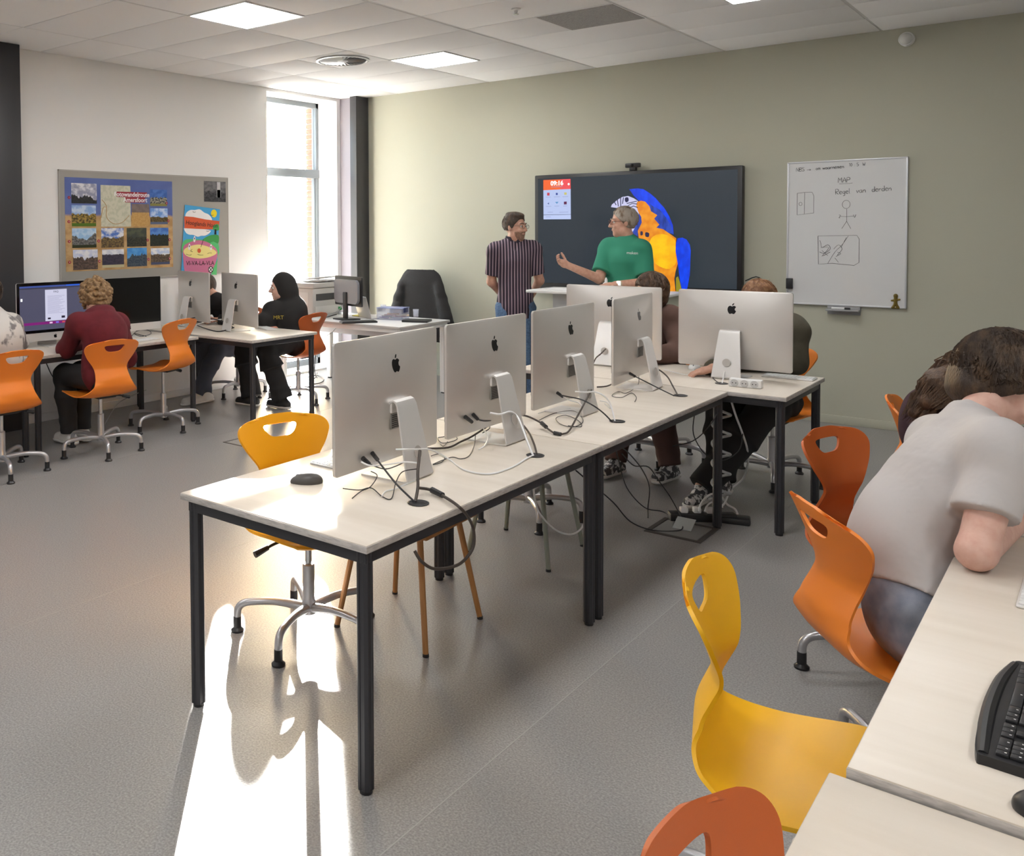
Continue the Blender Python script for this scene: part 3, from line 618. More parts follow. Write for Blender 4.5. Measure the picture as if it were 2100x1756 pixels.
scr('parrot_breast', [(-3.4200, 1.8870), (-3.3810, 1.8970), (-3.3420, 1.8870), (-3.3000, 1.8420), (-3.2870, 1.7960), (-3.2270, 1.7590), (-3.2560, 1.7260), (-3.2080, 1.6710), (-3.2350, 1.6430), (-3.1740, 1.6290), (-3.1140, 1.5880), (-3.0530, 1.5450), (-3.0570, 1.4800), (-3.0540, 1.4050), (-3.0370, 1.3160), (-3.0570, 1.2410), (-3.0680, 1.1740), (-3.0560, 1.0550), (-3.2170, 1.0470), (-3.2630, 1.1450), (-3.2940, 1.2580), (-3.3060, 1.4180), (-3.3490, 1.4930), (-3.4010, 1.5470), (-3.4110, 1.6150), (-3.3730, 1.6910), (-3.3790, 1.7450), (-3.4020, 1.7830), (-3.4260, 1.8450)], org_g, 3)
scr('parrot_belly', [(-3.2650, 1.5620), (-3.1740, 1.5840), (-3.0700, 1.5390), (-3.0600, 1.4650), (-3.0600, 1.3900), (-3.0500, 1.3240), (-3.1130, 1.2630), (-3.2030, 1.2830), (-3.2710, 1.3420), (-3.2980, 1.4180), (-3.3020, 1.4940)], yel_g, 4, 1)
scr('parrot_wing', [(-3.0400, 1.5450), (-2.9960, 1.5500), (-2.9600, 1.5340), (-2.9310, 1.4880), (-2.9220, 1.4360), (-2.9260, 1.3260), (-2.9290, 1.2150), (-2.9470, 1.1110), (-2.9570, 1.0570), (-2.9940, 1.0560), (-3.0160, 1.1530), (-3.0280, 1.2500), (-3.0430, 1.3460), (-3.0580, 1.4280), (-3.0530, 1.5020)], blue_g, 3)
scr('parrot_tail', [(-3.0530, 1.1820), (-3.0350, 1.1970), (-3.0160, 1.1380), (-2.9970, 1.0560), (-3.0520, 1.0540)], glow('parrot_tail', srgb(150, 140, 40)), 2)
scr('parrot_mark', [(-3.3840, 1.6080), (-3.3640, 1.6060), (-3.3630, 1.5770), (-3.3840, 1.5730)], drk_g, 5, 1); scr('parrot_mark', [(-3.3370, 1.6000), (-3.3030, 1.5920), (-3.3070, 1.5580), (-3.3370, 1.5620)], drk_g, 5, 1)
scr('parrot_eye', [(-3.5340, 1.9280), (-3.5060, 1.9310), (-3.5000, 1.9000), (-3.5220, 1.8850), (-3.5360, 1.9010)], drk_g, 4, 1)
for pts in ([(-3.6420, 1.8960), (-3.6220, 1.8610)], [(-3.6100, 1.9130), (-3.6010, 1.8490)], [(-3.5780, 1.9290), (-3.5770, 1.8480)], [(-3.5500, 1.9320), (-3.5600, 1.8710)], [(-3.5180, 1.8740), (-3.4200, 1.8940)], [(-3.5060, 1.8540), (-3.4670, 1.8730), (-3.4160, 1.8670)], [(-3.4980, 1.8310), (-3.4510, 1.8490), (-3.4120, 1.8330)]):
    ob('parrot_stripe', MB().tube([(a, SF-.0048, b) for a, b in pts], .004, 5), drk_g, t)
scr('panel_head', [(-4.3850, 2.1320), (-4.0910, 2.1310), (-4.0890, 2.0320), (-4.3850, 2.0290)], glow('panel_orange', srgb(245, 105, 50)), 1)
scr('panel_head_pink', [(-4.1970, 2.1320), (-4.0910, 2.1310), (-4.0890, 2.0320), (-4.1970, 2.0320)], glow('panel_pink', srgb(240, 85, 90)), 2)
scr('panel_body', [(-4.3850, 2.0290), (-4.0890, 2.0320), (-4.0870, 1.7810), (-4.3830, 1.7820)], glow('panel_body', srgb(185, 200, 240)), 1)
scr('panel_foot', [(-4.3830, 1.7780), (-4.0870, 1.7780), (-4.0860, 1.7330), (-4.3830, 1.7350)], glow('panel_foot', srgb(190, 205, 245)), 1)
lit_w = glow('lit_white', (1, 1, 1), 1.1); scr('menu_dot', [(-4.1200, 2.0860), (-4.1100, 2.0930), (-4.0990, 2.0850), (-4.0990, 2.0740), (-4.1100, 2.0680), (-4.1200, 2.0750)], lit_w, 3)
tp = [(-4.2360, 2.0740)][0]
text('clock', '09:16', .062, lit_w, (tp[0], SF-.0042, tp[1]), (1, 0, 0), (0, 0, 1), t, 'CENTER', bold=.0025)
for c_, pts in (((200, 60, 80), [(-4.3430, 2.0030), (-4.3160, 2.0020), (-4.3160, 1.9730), (-4.3430, 1.9740)]), ((50, 70, 150), [(-4.2470, 1.9980), (-4.2270, 1.9970), (-4.2270, 1.9770), (-4.2470, 1.9770)]), ((200, 195, 110), [(-4.1570, 1.9990), (-4.1310, 1.9990), (-4.1310, 1.9750), (-4.1570, 1.9760)]), ((70, 90, 150), [(-4.3400, 1.8940), (-4.3220, 1.9040), (-4.3220, 1.8830)]), ((90, 150, 200), [(-4.2560, 1.9080), (-4.2180, 1.9090), (-4.2360, 1.8880)]), ((95, 40, 80), [(-4.1600, 1.9080), (-4.1300, 1.9090), (-4.1300, 1.8810), (-4.1600, 1.8800)])):
    scr('app_icon', pts, glow('icon_%d_%d' % (c_[0], c_[1]), srgb(*c_)), 3)
for pts in ([(-4.3580, 1.9590), (-4.3040, 1.9590)], [(-4.2690, 1.9590), (-4.2040, 1.9590)], [(-4.1750, 1.9580), (-4.1160, 1.9590)], [(-4.3560, 1.8660), (-4.2980, 1.8660)], [(-4.2620, 1.8660), (-4.2110, 1.8670)], [(-4.1660, 1.8650), (-4.1270, 1.8660)], [(-4.3380, 1.8070), (-4.2800, 1.8070)], [(-4.2100, 1.8040), (-4.1140, 1.8050)], [(-4.2980, 2.0590), (-4.1750, 2.0590)], [(-4.3580, 1.7600), (-4.3020, 1.7590)]):
    ob('caption', MB().tube([(a, SF-.003, b) for a, b in pts], .003, 4), glow('caption_grey', srgb(150, 160, 200)), t)
t2 = thing('webcam', 'small black conference camera on top of the large touch screen', 'camera', (-3.47, SF+.02, SZ1))
ob('camera_body', MB().box((-.07, -.02, .03), (.07, .025, .072), .008), black_plastic, t2); ob('clamp', MB().box((-.03, -.015, 0), (.03, .03, .034), .004), black_plastic, t2)
gl_ = MB().lathe([(.014, 0), (.012, .004)], n=16); gl_.v = [(a, -.02-c, .051+b) for a, b, c in gl_.v]; ob('lens', gl_, black_gloss, t2)
t = thing('wall_outlet', 'small wall socket box beside the lower right corner of the touch screen', 'socket', (-2.33, YG, 1.15))
ob('plate', MB().box((-.05, -.03, -.04), (.05, 0, .04), .006), mat('sage_plate', (.40, .39, .30), .5), t); ob('cable', MB().tube([(.0, -.03, .03), (-.05, -.05, .06), (-.14, -.04, .02)], .005, 6, smooth=3), cable_black, t)

# ---------------------------------------------------------------- tables
def make_table(name, label, loc, sx, sy, h, long_y=True, group=None, top_m=None, leg_m=None, edge_m=None, ls=.042):
    t = thing(name, label, 'table', loc, 0, group); tm = top_m or (maple2 if long_y else maple); lm = leg_m or leg_black
    ob('tabletop', MB().box((-sx/2, -sy/2, h-.021), (sx/2, sy/2, h), .002), tm, t)
    ob('edge_band', MB().box((-sx/2-.0015, -sy/2-.0015, h-.0235), (sx/2+.0015, sy/2+.0015, h-.003), .001), edge_m or ply_edge, t)
    i = .018
    for (a, b, c, d) in ((-sx/2+i, -sy/2+i, sx/2-i, -sy/2+i+.022), (-sx/2+i, sy/2-i-.022, sx/2-i, sy/2-i), (-sx/2+i, -sy/2+i+.022, -sx/2+i+.022, sy/2-i-.022), (sx/2-i-.022, -sy/2+i+.022, sx/2-i, sy/2-i-.022)):
        ob('rail', MB().box((a, b, h-.064), (c, d, h-.0236), .002), lm, t)
    for (ax, ay) in ((1, 1), (1, -1), (-1, 1), (-1, -1)):
        x, y = ax*(sx/2-i-ls/2+.002), ay*(sy/2-i-ls/2+.002); q = ls/2
        pr = [(q, q-.009), (q-.009, q), (.006, q), (.004, q-.003), (-.004, q-.003), (-.006, q), (-q+.009, q), (-q, q-.009), (-q, .006), (-q+.003, .004), (-q+.003, -.004), (-q, -.006), (-q, -q+.009), (-q+.009, -q), (-.006, -q), (-.004, -q+.003), (.004, -q+.003), (.006, -q), (q-.009, -q), (q, -q+.009), (q, -.006), (q-.003, -.004), (q-.003, .004), (q, .006)]
        lg = ob('leg', MB().prism(pr, (x, y, .012), (1, 0, 0), (0, 1, 0), h-.036), lm, t)
        ob('foot_cap', MB().lathe([(q-.002, 0), (q-.001, .012), (q-.004, .016)], (x, y, 0), 12), black_plastic, lg)
    return t
G = 'computer tables in the middle row'
make_table('work_table', 'maple topped table nearest the viewer at the sunlit end of the middle row', (-2.01, 2.775, 0), .82, 1.56, .75, group=G)
make_table('work_table', 'maple topped table between the sunlit front table and the crosswise one', (-2.01, 4.355, 0), .82, 1.585, .75, group=G)
make_table('work_table', 'maple topped table set crosswise at the far end of the middle row', (-2.11, 5.575, 0), 1.60, .82, .75, False, group=G)
G = 'computer tables along the white wall'
make_table('work_table', 'table along the white wall behind the maroon hoodie person', (-6.36, 4.345, 0), .80, 1.57, .735, group=G)
make_table('work_table', 'table along the white wall at the left edge of the photo', (-6.36, 2.745, 0), .80, 1.57, .735, group=G)
make_table('work_table', 'table set crosswise by the white wall, before the person with hood up', (-6.13, 5.565, 0), 1.60, .80, .745, False, group=G)
G = 'computer tables at the right'
make_table('work_table', 'maple topped table at the right edge carrying the black keyboard', (.07, 2.485, 0), .80, 1.585, .75, group=G)
make_table('work_table', 'maple topped table in the bottom right corner of the photo', (.045, .893, 0), .80, 1.585, .734, group=G)
make_table('work_table', 'table at the right edge beyond the person in the grey shirt', (.07, 4.09, 0), .80, 1.585, .75, group=G)

# ---------------------------------------------------------------- all in one computers
APPLE = crom([(0, .30), (.12, .36), (.25, .37), (.36, .31), (.42, .23), (.33, .13), (.295, 0), (.34, -.12), (.44, -.19), (.38, -.34), (.28, -.48), (.18, -.525), (.06, -.48), (0, -.47), (-.06, -.48), (-.18, -.525), (-.30, -.46), (-.42, -.24), (-.46, -.02), (-.42, .2), (-.32, .33), (-.2, .37), (-.08, .34)], 2)
LEAF = crom([(0, .40), (.015, .52), (.09, .62), (.2, .67), (.19, .56), (.12, .46)], 2)
def make_imac(label, loc, rz, lit=None, group=None):      # screen faces local +X, z 0 is the table top
    t = thing('desktop_computer', label, 'computer', loc, rz, group)
    Wd, Z0, Z1 = .65, .050, .516; zc = (Z0+Z1)/2; H = Z1-Z0
    bulge = lambda y, z: .005+.037*max(0, 1-abs(2*y/Wd)**2.4)*max(0, 1-abs(2*(z-zc)/H)**2.4)
    # housing: thin edge, back bulging towards the middle
    nu, nv = 28, 20; v = []; f = []
    o0 = rrect(Wd, H, .014, 5); out = []
    for q in range(len(o0)):
        p0, p1 = o0[q], o0[(q+1) % len(o0)]; m_ = max(1, int(math.hypot(p1[0]-p0[0], p1[1]-p0[1])/.035))
        out += [(p0[0]+(p1[0]-p0[0])*k/m_, p0[1]+(p1[1]-p0[1])*k/m_) for k in range(m_)]
    n = len(out)
    rings = [1.0, .985, .955, .91, .85, .77, .67, .55, .40, .22]
    v += [(.006, p[0], zc+p[1]) for p in out]
    for q, sc in enumerate(rings):
        v += [(-(.004 if q == 0 else bulge(p[0]*sc, zc+p[1]*sc)), p[0]*sc, zc+p[1]*sc) for p in out]
    v.append((-bulge(0, zc), 0, zc)); L_ = len(rings)+1
    for i in range(L_-1):
        for k in range(n):
            k2 = (k+1) % n; f.append((i*n+k, i*n+k2, (i+1)*n+k2, (i+1)*n+k))
    for k in range(n): f.append(((L_-1)*n+k, (L_-1)*n+(k+1) % n, len(v)-1))
    f.append(tuple(range(n-1, -1, -1)))
    g = MB().add(v, f); ob('housing', g, alu, t, smooth=.9)
    gz = Z0+.064
    ob('glass_front', MB().prism(rrect(Wd-.004, Z1-gz-.002, .010, 4, 0, (Z1+gz)/2), (.0062, 0, 0), (0, 1, 0), (0, 0, 1), .0022), black_gloss, t)
    if lit: ob('lit_screen', MB().box((.0085, -.30, gz+.024), (.0095, .30, Z1-.026)), lit, t, smooth=0)
    ob('chin', MB().prism(rrect(Wd-.004, .063, .010, 4, 0, Z0+.0325), (.0062, 0, 0), (0, 1, 0), (0, 0, 1), .0016), alu_stand, t)
    ob('chin_logo', MB().prism([(p[0]*.030, p[1]*.030) for p in APPLE], (.0079, 0, Z0+.032), (0, 1, 0), (0, 0, 1), .0008).prism([(p[0]*.030, p[1]*.030) for p in LEAF], (.0079, 0, Z0+.032), (0, 1, 0), (0, 0, 1), .0008), logo_black, t)
    sc = .054; zl = Z1-.108
    lg = MB()
    lg.prism([(p[0]*sc, p[1]*sc) for p in APPLE], (0, 0, zl), (0, -1, 0), (0, 0, 1), .0012); lg.prism([(p[0]*sc, p[1]*sc) for p in LEAF], (0, 0, zl), (0, -1, 0), (0, 0, 1), .0012)
    lg.v = [(-bulge(y_, z_)+x_*.7, y_, z_) for x_, y_, z_ in lg.v]
    ob('back_logo', lg, logo_black, t)
    # stand: bent plate
    prof = [(-.030, .268), (-.044, .283), (-.060, .289), (-.074, .283), (-.083, .268), (-.136, .030), (-.141, .014), (-.136, .006), (-.120, .003), (.062, .003)]
    wid = [.056, .056, .057, .058, .060, .082, .083, .084, .085, .089]
    v = []; th = .0065
    for i, ((x, z), w) in enumerate(zip(prof, wid)):
        a = Vector(prof[min(i+1, len(prof)-1)])-Vector(prof[max(i-1, 0)]); a.normalize(); nx, nz = a.y, -a.x
        v += [(x-nx*th*0, -w, z), (x-nx*th*0, w, z), (x-nx*th, w, z-nz*th), (x-nx*th, -w, z-nz*th)]
    f = []
    for i in range(len(prof)-1):
        for k in range(4): f.append((i*4+k, i*4+(k+1) % 4, (i+1)*4+(k+1) % 4, (i+1)*4+k))
    f += [(3, 2, 1, 0), tuple(len(v)-4+k for k in range(4))]
    bm = bmesh.new(); bv = [bm.verts.new(p) for p in v]; [bm.faces.new([bv[i] for i in q]) for q in f]; bmesh.ops.recalc_face_normals(bm, faces=bm.faces[:])
    bm.verts.index_update(); g = MB().add([tuple(p.co) for p in bm.verts], [tuple(p.index for p in q.verts) for q in bm.faces]); bm.free()
    lo_ = min(p[2] for p in g.v); g.v = [(a, b, c-lo_) for a, b, c in g.v]
    st = ob('stand', g, alu_stand, t, smooth=.5)
    # cable hole: flat disc with the shade of the hole in its colour, on the sloping part
    d = Vector((-.083+.136, 0, .268-.030)).normalized(); nrm = Vector((-d.z, 0, d.x)); c0 = Vector((-.1215, 0, .100-lo_))+nrm*.0078
    ring = [(.023*math.cos(a*pi/12), .023*math.sin(a*pi/12)) for a in range(24)]
    ob('cable_hole', MB().prism(ring, tuple(c0), (0, -1, 0), tuple(d), .0008), mat('hole_shadow_metal', (.47, .44, .41), .5, .3), st)
    ob('hinge', MB().box((-.050, -.05, .235), (-.024, .05, .275), .006), alu_stand, t)
    vg = MB(); vg.box((-.0425, -.045, .175), (-.0385, .045, .232), .002); ob('vent_panel', vg, mat('vent_metal', (.33, .32, .30), .5, .5), t)
    sl = MB()
    for k in range(7): sl.box((-.0435, -.04, .181+.0072*k), (-.042, .04, .1835+.0072*k))
    ob('vent_slots', sl, black_plastic, t)
    return t
CT = .75; CX = -2.035
R180 = math.radians(180)
G = 'silver desktop computers'
make_imac('silver desktop computer seen from behind, nearest the viewer on the sunlit table', (-2.02, 2.655, CT), R180+math.radians(2), group=G)
make_imac('silver desktop computer seen from behind, second from the sunlit end of the middle row', (-2.03, 3.372, CT), R180, group=G)
make_imac('silver desktop computer seen from behind, third in the middle row', (-2.045, 4.115, CT), R180, group=G)
make_imac('silver desktop computer seen from behind, narrowest and fourth in the middle row', (-2.055, 4.975, CT), R180+math.radians(4), group=G)
make_imac('silver desktop computer at the right end of the crosswise table, behind the white socket strip', (-1.735, 5.69, CT), pi/2, group=G)
make_imac('silver desktop computer half hidden behind the fourth one of the middle row', (-2.51, 5.74, CT), pi/2, group=G)
# lit document window on one screen
lit_doc = glow('lit_desktop_grey', srgb(78, 78, 100), 1.0)
im1 = make_imac('desktop computer with a lit document on screen, left of the maroon hoodie person', (-6.41, 4.01, .735), math.radians(-4), lit_doc, group=G)
def on_scr(par, name, y0, y1, z0, z1, m, lay=1): return ob(name, MB().box((.0095, y0, z0), (.0095+.0005*lay, y1, z1)), m, par, smooth=0)
on_scr(im1, 'menu_bar', -.30, .30, .476, .490, glow('lit_blue', srgb(60, 80, 150))); on_scr(im1, 'menu_highlight', .10, .29, .479, .489, glow('lit_bright_blue', srgb(40, 95, 215)), 2); on_scr(im1, 'tool_bar', -.30, .30, .466, .476, glow('lit_dark', srgb(55, 55, 72)))
on_scr(im1, 'dock', -.30, .30, .180, .201, glow('lit_magenta', srgb(125, 30, 115)), 2)
for q, c in enumerate(((230, 190, 230), (120, 110, 220), (200, 80, 90), (240, 160, 160), (180, 140, 240))): on_scr(im1, 'dock_icon', -.05+.055*q, -.025+.055*q, .184, .197, glow('dock_%d' % q, srgb(*c)), 3)
on_scr(im1, 'document_page', -.085, .105, .205, .455, glow('lit_page', srgb(205, 205, 228)), 2)
ink = glow('lit_ink', srgb(150, 150, 180)); inkd = glow('lit_ink_dark', srgb(45, 40, 60))
text('document_title', 'FAQ', .022, inkd, (.0108, .01, .430), (0, 1, 0), (0, 0, 1), im1, 'CENTER')
for q in range(14): on_scr(im1, 'text_line', -.065, .085-(q*37 % 5)*.012, .402-.0105*q, .4045-.0105*q, ink, 3)
on_scr(im1, 'page_mark', -.065, -.04, .218, .232, inkd, 3); on_scr(im1, 'page_mark', .055, .085, .222, .240, inkd, 3); on_scr(im1, 'cursor_icon', -.292, -.277, .372, .394, lit_w, 2)
make_imac('desktop computer with a black blank screen, right of the maroon hoodie person', (-6.42, 4.745, .735), math.radians(-4), group=G)
make_imac('silver desktop computer seen from behind, nearest the hand drawn poster', (-6.60, 5.63, .745), pi/2+math.radians(-14), group=G)
make_imac('silver desktop computer seen from behind, beside the person with hood up', (-5.96, 5.62, .745), pi/2+math.radians(-14), group=G)

# ---------------------------------------------------------------- shell chairs
HOLE_Z, HOLE_W = .775, .075
def shell_mesh(name, m, Hs=.455):
    prof = [(.215, -.020), (.205, -.004), (.17, .004), (.10, .004), (.02, -.006), (-.06, -.012), (-.13, -.004), (-.185, .022), (-.215, .065), (-.217, .115), (-.197, .160), (-.182, .195), (-.183, .23), (-.197, .285), (-.216, .34), (-.232, .38), (-.243, .412)]
    hw = [.175, .200, .225, .236, .240, .240, .230, .198, .158, .138, .130, .130, .146, .190, .220, .227, .226]
    cur = [-.004, -.004, -.004, -.006, -.008, -.008, 0, .012, .022, .028, .030, .032, .036, .042, .046, .046, .044]   # edges bend forwards / up
    T = np.linspace(0, len(prof)-1, len(prof)); nt = 96; tt = np.linspace(0, len(prof)-1, nt)
    def cub(a):
        a = np.array(a); o = np.interp(tt, T, a)
        for _ in range(4): o[1:-1] = .25*o[:-2]+.5*o[1:-1]+.25*o[2:]
        return o
    px, pz, w, cv = cub([p[0] for p in prof]), cub([p[1] for p in prof]), cub(hw), cub(cur)
    ns = 49; ss = np.linspace(-1, 1, ns); Pm = np.zeros((nt, ns, 3))
    back = np.clip((pz-.02)/.08, 0, 1)
    tz = np.clip((np.arange(nt)-(nt-7))/6, 0, 1)
    for i in range(nt):
        s_ = ss
        y = s_*w[i]
        hump = 0
        Pm[i, :, 0] = px[i]
        Pm[i, :, 1] = y
        Pm[i, :, 2] = Hs+pz[i]+(1-back[i])*(.020*np.clip(np.abs(s_)-.35, 0, 1)**2*2.2*(1 if px[i] > -.15 else 1)-.006)
        if i >= nt-14:                                     # rounded top corners with the raised grip
            q = (i-(nt-14))/13.0
            pass
    zt = pz.max()
    W_ = np.maximum(w, .12)
    for i in range(nt):                                    # rounded shoulders, slightly raised grip in the middle
        if i < nt*.6:
            Pm[i, :, 0] += back[i]*cv[i]*(Pm[i, :, 1]/W_[i])**2; continue
        k_ = np.clip((pz[i]-.315)/(zt-.315), 0, 1)
        f_ = max(1-k_**2.8, 0)**(1/2.3)
        Pm[i, :, 1] *= .56+.44*f_
        Pm[i, :, 0] += back[i]*cv[i]*(Pm[i, :, 1]/W_[i])**2
        Pm[i, :, 2] -= k_**2*.014*np.clip((np.abs(ss)-.35)/.65, 0, 1)**1.5
    zrel = Pm[:, :, 2]-Hs; Y = Pm[:, :, 1]
    isb = (np.arange(nt) > nt*.70)[:, None]
    def hole(y, z):                                        # trapezoid, wider on top
        q = (z-.318)/.052
        return (q > 0) & (q < 1) & (np.abs(y) < .050+.040*np.clip(q, 0, 1))
    q4 = lambda A: (A[:-1, :-1]+A[1:, :-1]+A[:-1, 1:]+A[1:, 1:])/4
    hm = hole(q4(Y), q4(zrel)) & isb[1:]
    bm = bmesh.new(); vs = [[bm.verts.new(Pm[i, j]) for j in range(ns)] for i in range(nt)]
    for i in range(nt-1):
        for j in range(ns-1):
            if not hm[i, j]: bm.faces.new((vs[i][j], vs[i][j+1], vs[i+1][j+1], vs[i+1][j]))
    for q in [q for q in bm.verts if not q.link_faces]: bm.verts.remove(q)
    # smooth the rim of the handle opening
    for _ in range(9):
        new = {}
        for q in bm.verts:
            be = [e for e in q.link_edges if e.is_boundary]
            if len(be) == 2 and abs(q.co.y) < .12 and Hs+.27 < q.co.z < Hs+.395:
                new[q] = q.co*.4+(be[0].other_vert(q).co+be[1].other_vert(q).co)*.3
        for q, c in new.items(): q.co = c
    bmesh.ops.recalc_face_normals(bm, faces=bm.faces[:])
    bmesh.ops.solidify(bm, geom=bm.faces[:], thickness=.009)
    bm.verts.index_update(); me = bpy.data.meshes.new(name); bm.to_mesh(me); bm.free(); me.materials.append(m); me.shade_smooth(); me.set_sharp_from_angle(angle=1.0)
    return me
def make_swivel(label, m, group):
    t = thing('swivel_chair', label, 'chair', (0, 0, 0), 0, group)
    ob('shell', shell_mesh('shell', m), None, t)
    ob('seat_plate', MB().box((-.11, -.075, .418), (.09, .075, .438), .006), black_plastic, t)
    ob('lever', MB().tube([(.0, -.06, .415), (.01, -.16, .405), (.012, -.20, .395)], .006, 8, smooth=3).tube([(.012, -.195, .396), (.014, -.255, .380)], [.010, .014], 8), black_plastic, t)
    c = ob('gas_lift', MB().tube([(0, 0, .12), (0, 0, .42)], .0135, 16), chrome, t)
    ob('column', MB().lathe([(.030, .085), (.031, .12), (.027, .14), (.0245, .15), (.0245, .285), (.021, .29)], n=20), base_silver, t)
    for k in range(5):
        a = 2*pi*k/5+.3; d = Vector((math.cos(a), math.sin(a), 0)); Z = Vector((0, 0, 1))
        lg = ob('base_leg', MB().tube([d*.015+Z*.108, d*.06+Z*.118, d*.14+Z*.128, d*.22+Z*.126, d*.268+Z*.118, d*.292+Z*.096, d*.297+Z*.058], [.019, .018, .0155, .015, .015, .0155, .0155], 12, smooth=4), base_silver, t)
        p = d*.297; ob('glide', MB().lathe([(.026, 0), (.027, .008), (.020, .014), (.0165, .018), (.0165, .062), (.014, .064)], (p.x, p.y, 0), 16), black_plastic, lg)
    return t
def chair(label, m, loc, rz, h=0.0, group='swivel shell chairs', kids_drop=()):
    global CH0
    if CH0 is None:
        CH0 = make_swivel(label, orange, group); c = CH0; c.location = (loc[0], loc[1], 0); c.rotation_euler = (0, 0, rz)
    else:
        c = dup(CH0, (loc[0], loc[1], 0), rz, label, group, (orange, m) if m != orange else None)
    if h:
        for q in c.children:
            if q.name.split('.')[0] in ('shell', 'seat_plate', 'lever', 'gas_lift'): q.location.z += h
    return c
CH0 = None
D = math.radians
chair('orange swivel chair holding the person in the maroon hoodie', orange, (-5.70, 3.94), D(174))
chair('empty orange swivel chair turned sideways right of the maroon hoodie person', orange, (-6.01, 4.78), D(192), .06)
chair('orange swivel chair at the left edge holding the person in the printed pale shirt', orange, (-5.72, 3.15), D(180))
chair('orange swivel chair lit from behind, holding the person with hood up', orange_shaded, (-5.93, 6.36), D(186))
chair('orange swivel chair under the person hidden behind the wall side computers', orange_shaded, (-6.62, 6.22), D(-90))
chair('yellow swivel chair pushed up to the sunlit front table', mat('backlit_yellow_plastic', (.90, .39, .005), .42, bump=(500, .05)), (-2.47, 2.70), D(-16))  # yellow deepened in the colour for sun shining through the shell
chair('yellow swivel chair at the lower right, before the table with black keyboard', yellow, (-.505, 2.17), D(10))
chair('orange swivel chair cut by the bottom edge of the photo', orange_shaded, (-.196, 1.168), D(-3))
chair('orange swivel chair holding the person in the grey shirt', orange, (-.467, 2.985), D(37))
chair('empty orange swivel chair with shaded inner side towards the viewer, behind the grey shirt person', orange_shaded, (-.635, 3.86), D(-16))
chair('orange swivel chair mostly hidden behind the long haired person at the right', orange, (-.56, 4.87), D(8))
chair('swivel chair of the person in the brown hoodie at the crosswise table', orange, (-2.42, 6.36), D(-90))
chair('swivel chair of the person in the olive jacket at the crosswise table', orange, (-1.68, 6.30), D(-90))
chair('swivel chair base seen beneath the middle table, behind the grey green chair', orange, (-2.52, 4.62), D(5))

# four legged chairs under the middle row
def four_leg(name, label, loc, rz, m, lm, back=True):
    t = thing(name, label, 'chair', loc, rz)
    ob('seat', MB().box((-.20, -.205, .445), (.215, .205, .463), .008), m, t)
    ob('seat_frame', MB().box((-.17, -.17, .425), (.17, .17, .446), .004), lm, t)
    for (sx, sy) in ((1, 1), (1, -1), (-1, 1), (-1, -1)):
        lg = ob('leg', MB().tube([(sx*.15, sy*.15, .43), (sx*.215, sy*.215, .01)], [.013, .0115], 10), lm, t)
        ob('foot', MB().lathe([(.013, 0), (.0125, .012)], (sx*.216, sy*.216, 0), 10), black_plastic, lg)
    for sy in (1, -1): ob('back_post', MB().tube([(-.17, sy*.14, .44), (-.205, sy*.14, .58), (-.22, sy*.14, .70)], .009, 8), lm, t)
    ob('backrest', MB().box((-.232, -.19, .60), (-.215, .19, .73), .007), m, t)
    return t
four_leg('wooden_chair', 'orange brown four legged chair tucked beneath the sunlit front table', (-2.215, 3.045, 0), D(3), brown_wood, brown_wood)
four_leg('metal_chair', 'grey green four legged chair tucked beneath the second middle table', (-2.27, 4.14, 0), D(4), mat('grey_green_seat', (.20, .19, .16), .6), sage_metal)
# ---------------------------------------------------------------- people
def nv(a): a = np.array(a, float); return a/np.linalg.norm(a)
def lerp(a, b, t): return np.array(a, float)*(1-t)+np.array(b, float)*t
hair_brown = mat('dark_brown_hair', (.034, .019, .011), .55, noise=(34, (.085, .049, .026), .45, .65, (1, 1, .3)), bump=(220, .5, (1, 1, .25)))
hair_mid = mat('mid_brown_hair', (.062, .030, .014), .5, noise=(50, (.13, .068, .034), .45, .65, (1, 1, .3)), bump=(200, .5, (1, 1, .25)))
hair_blond = mat('dark_blond_curls', (.19, .105, .045), .6, noise=(45, (.36, .23, .11), .42, .62), bump=(160, .6))
hair_grey = mat('grey_blond_hair', (.36, .31, .26), .6, noise=(26, (.17, .115, .075), .45, .60, (1, 1, .5)), bump=(220, .5, (1, 1, .3)))
hair_ginger = mat('ginger_brown_hair', (.20, .085, .035), .55, noise=(50, (.32, .16, .07), .45, .65), bump=(200, .5))
eye_white = mat('eye_white', (.75, .72, .70), .25); iris = mat('iris', (.03, .02, .015), .15); lip = mat('lips', (.42, .17, .14), .5)
shoe_white = mat('white_shoe', (.72, .70, .67), .6); shoe_dark = mat('black_shoe', (.02, .02, .022), .6)
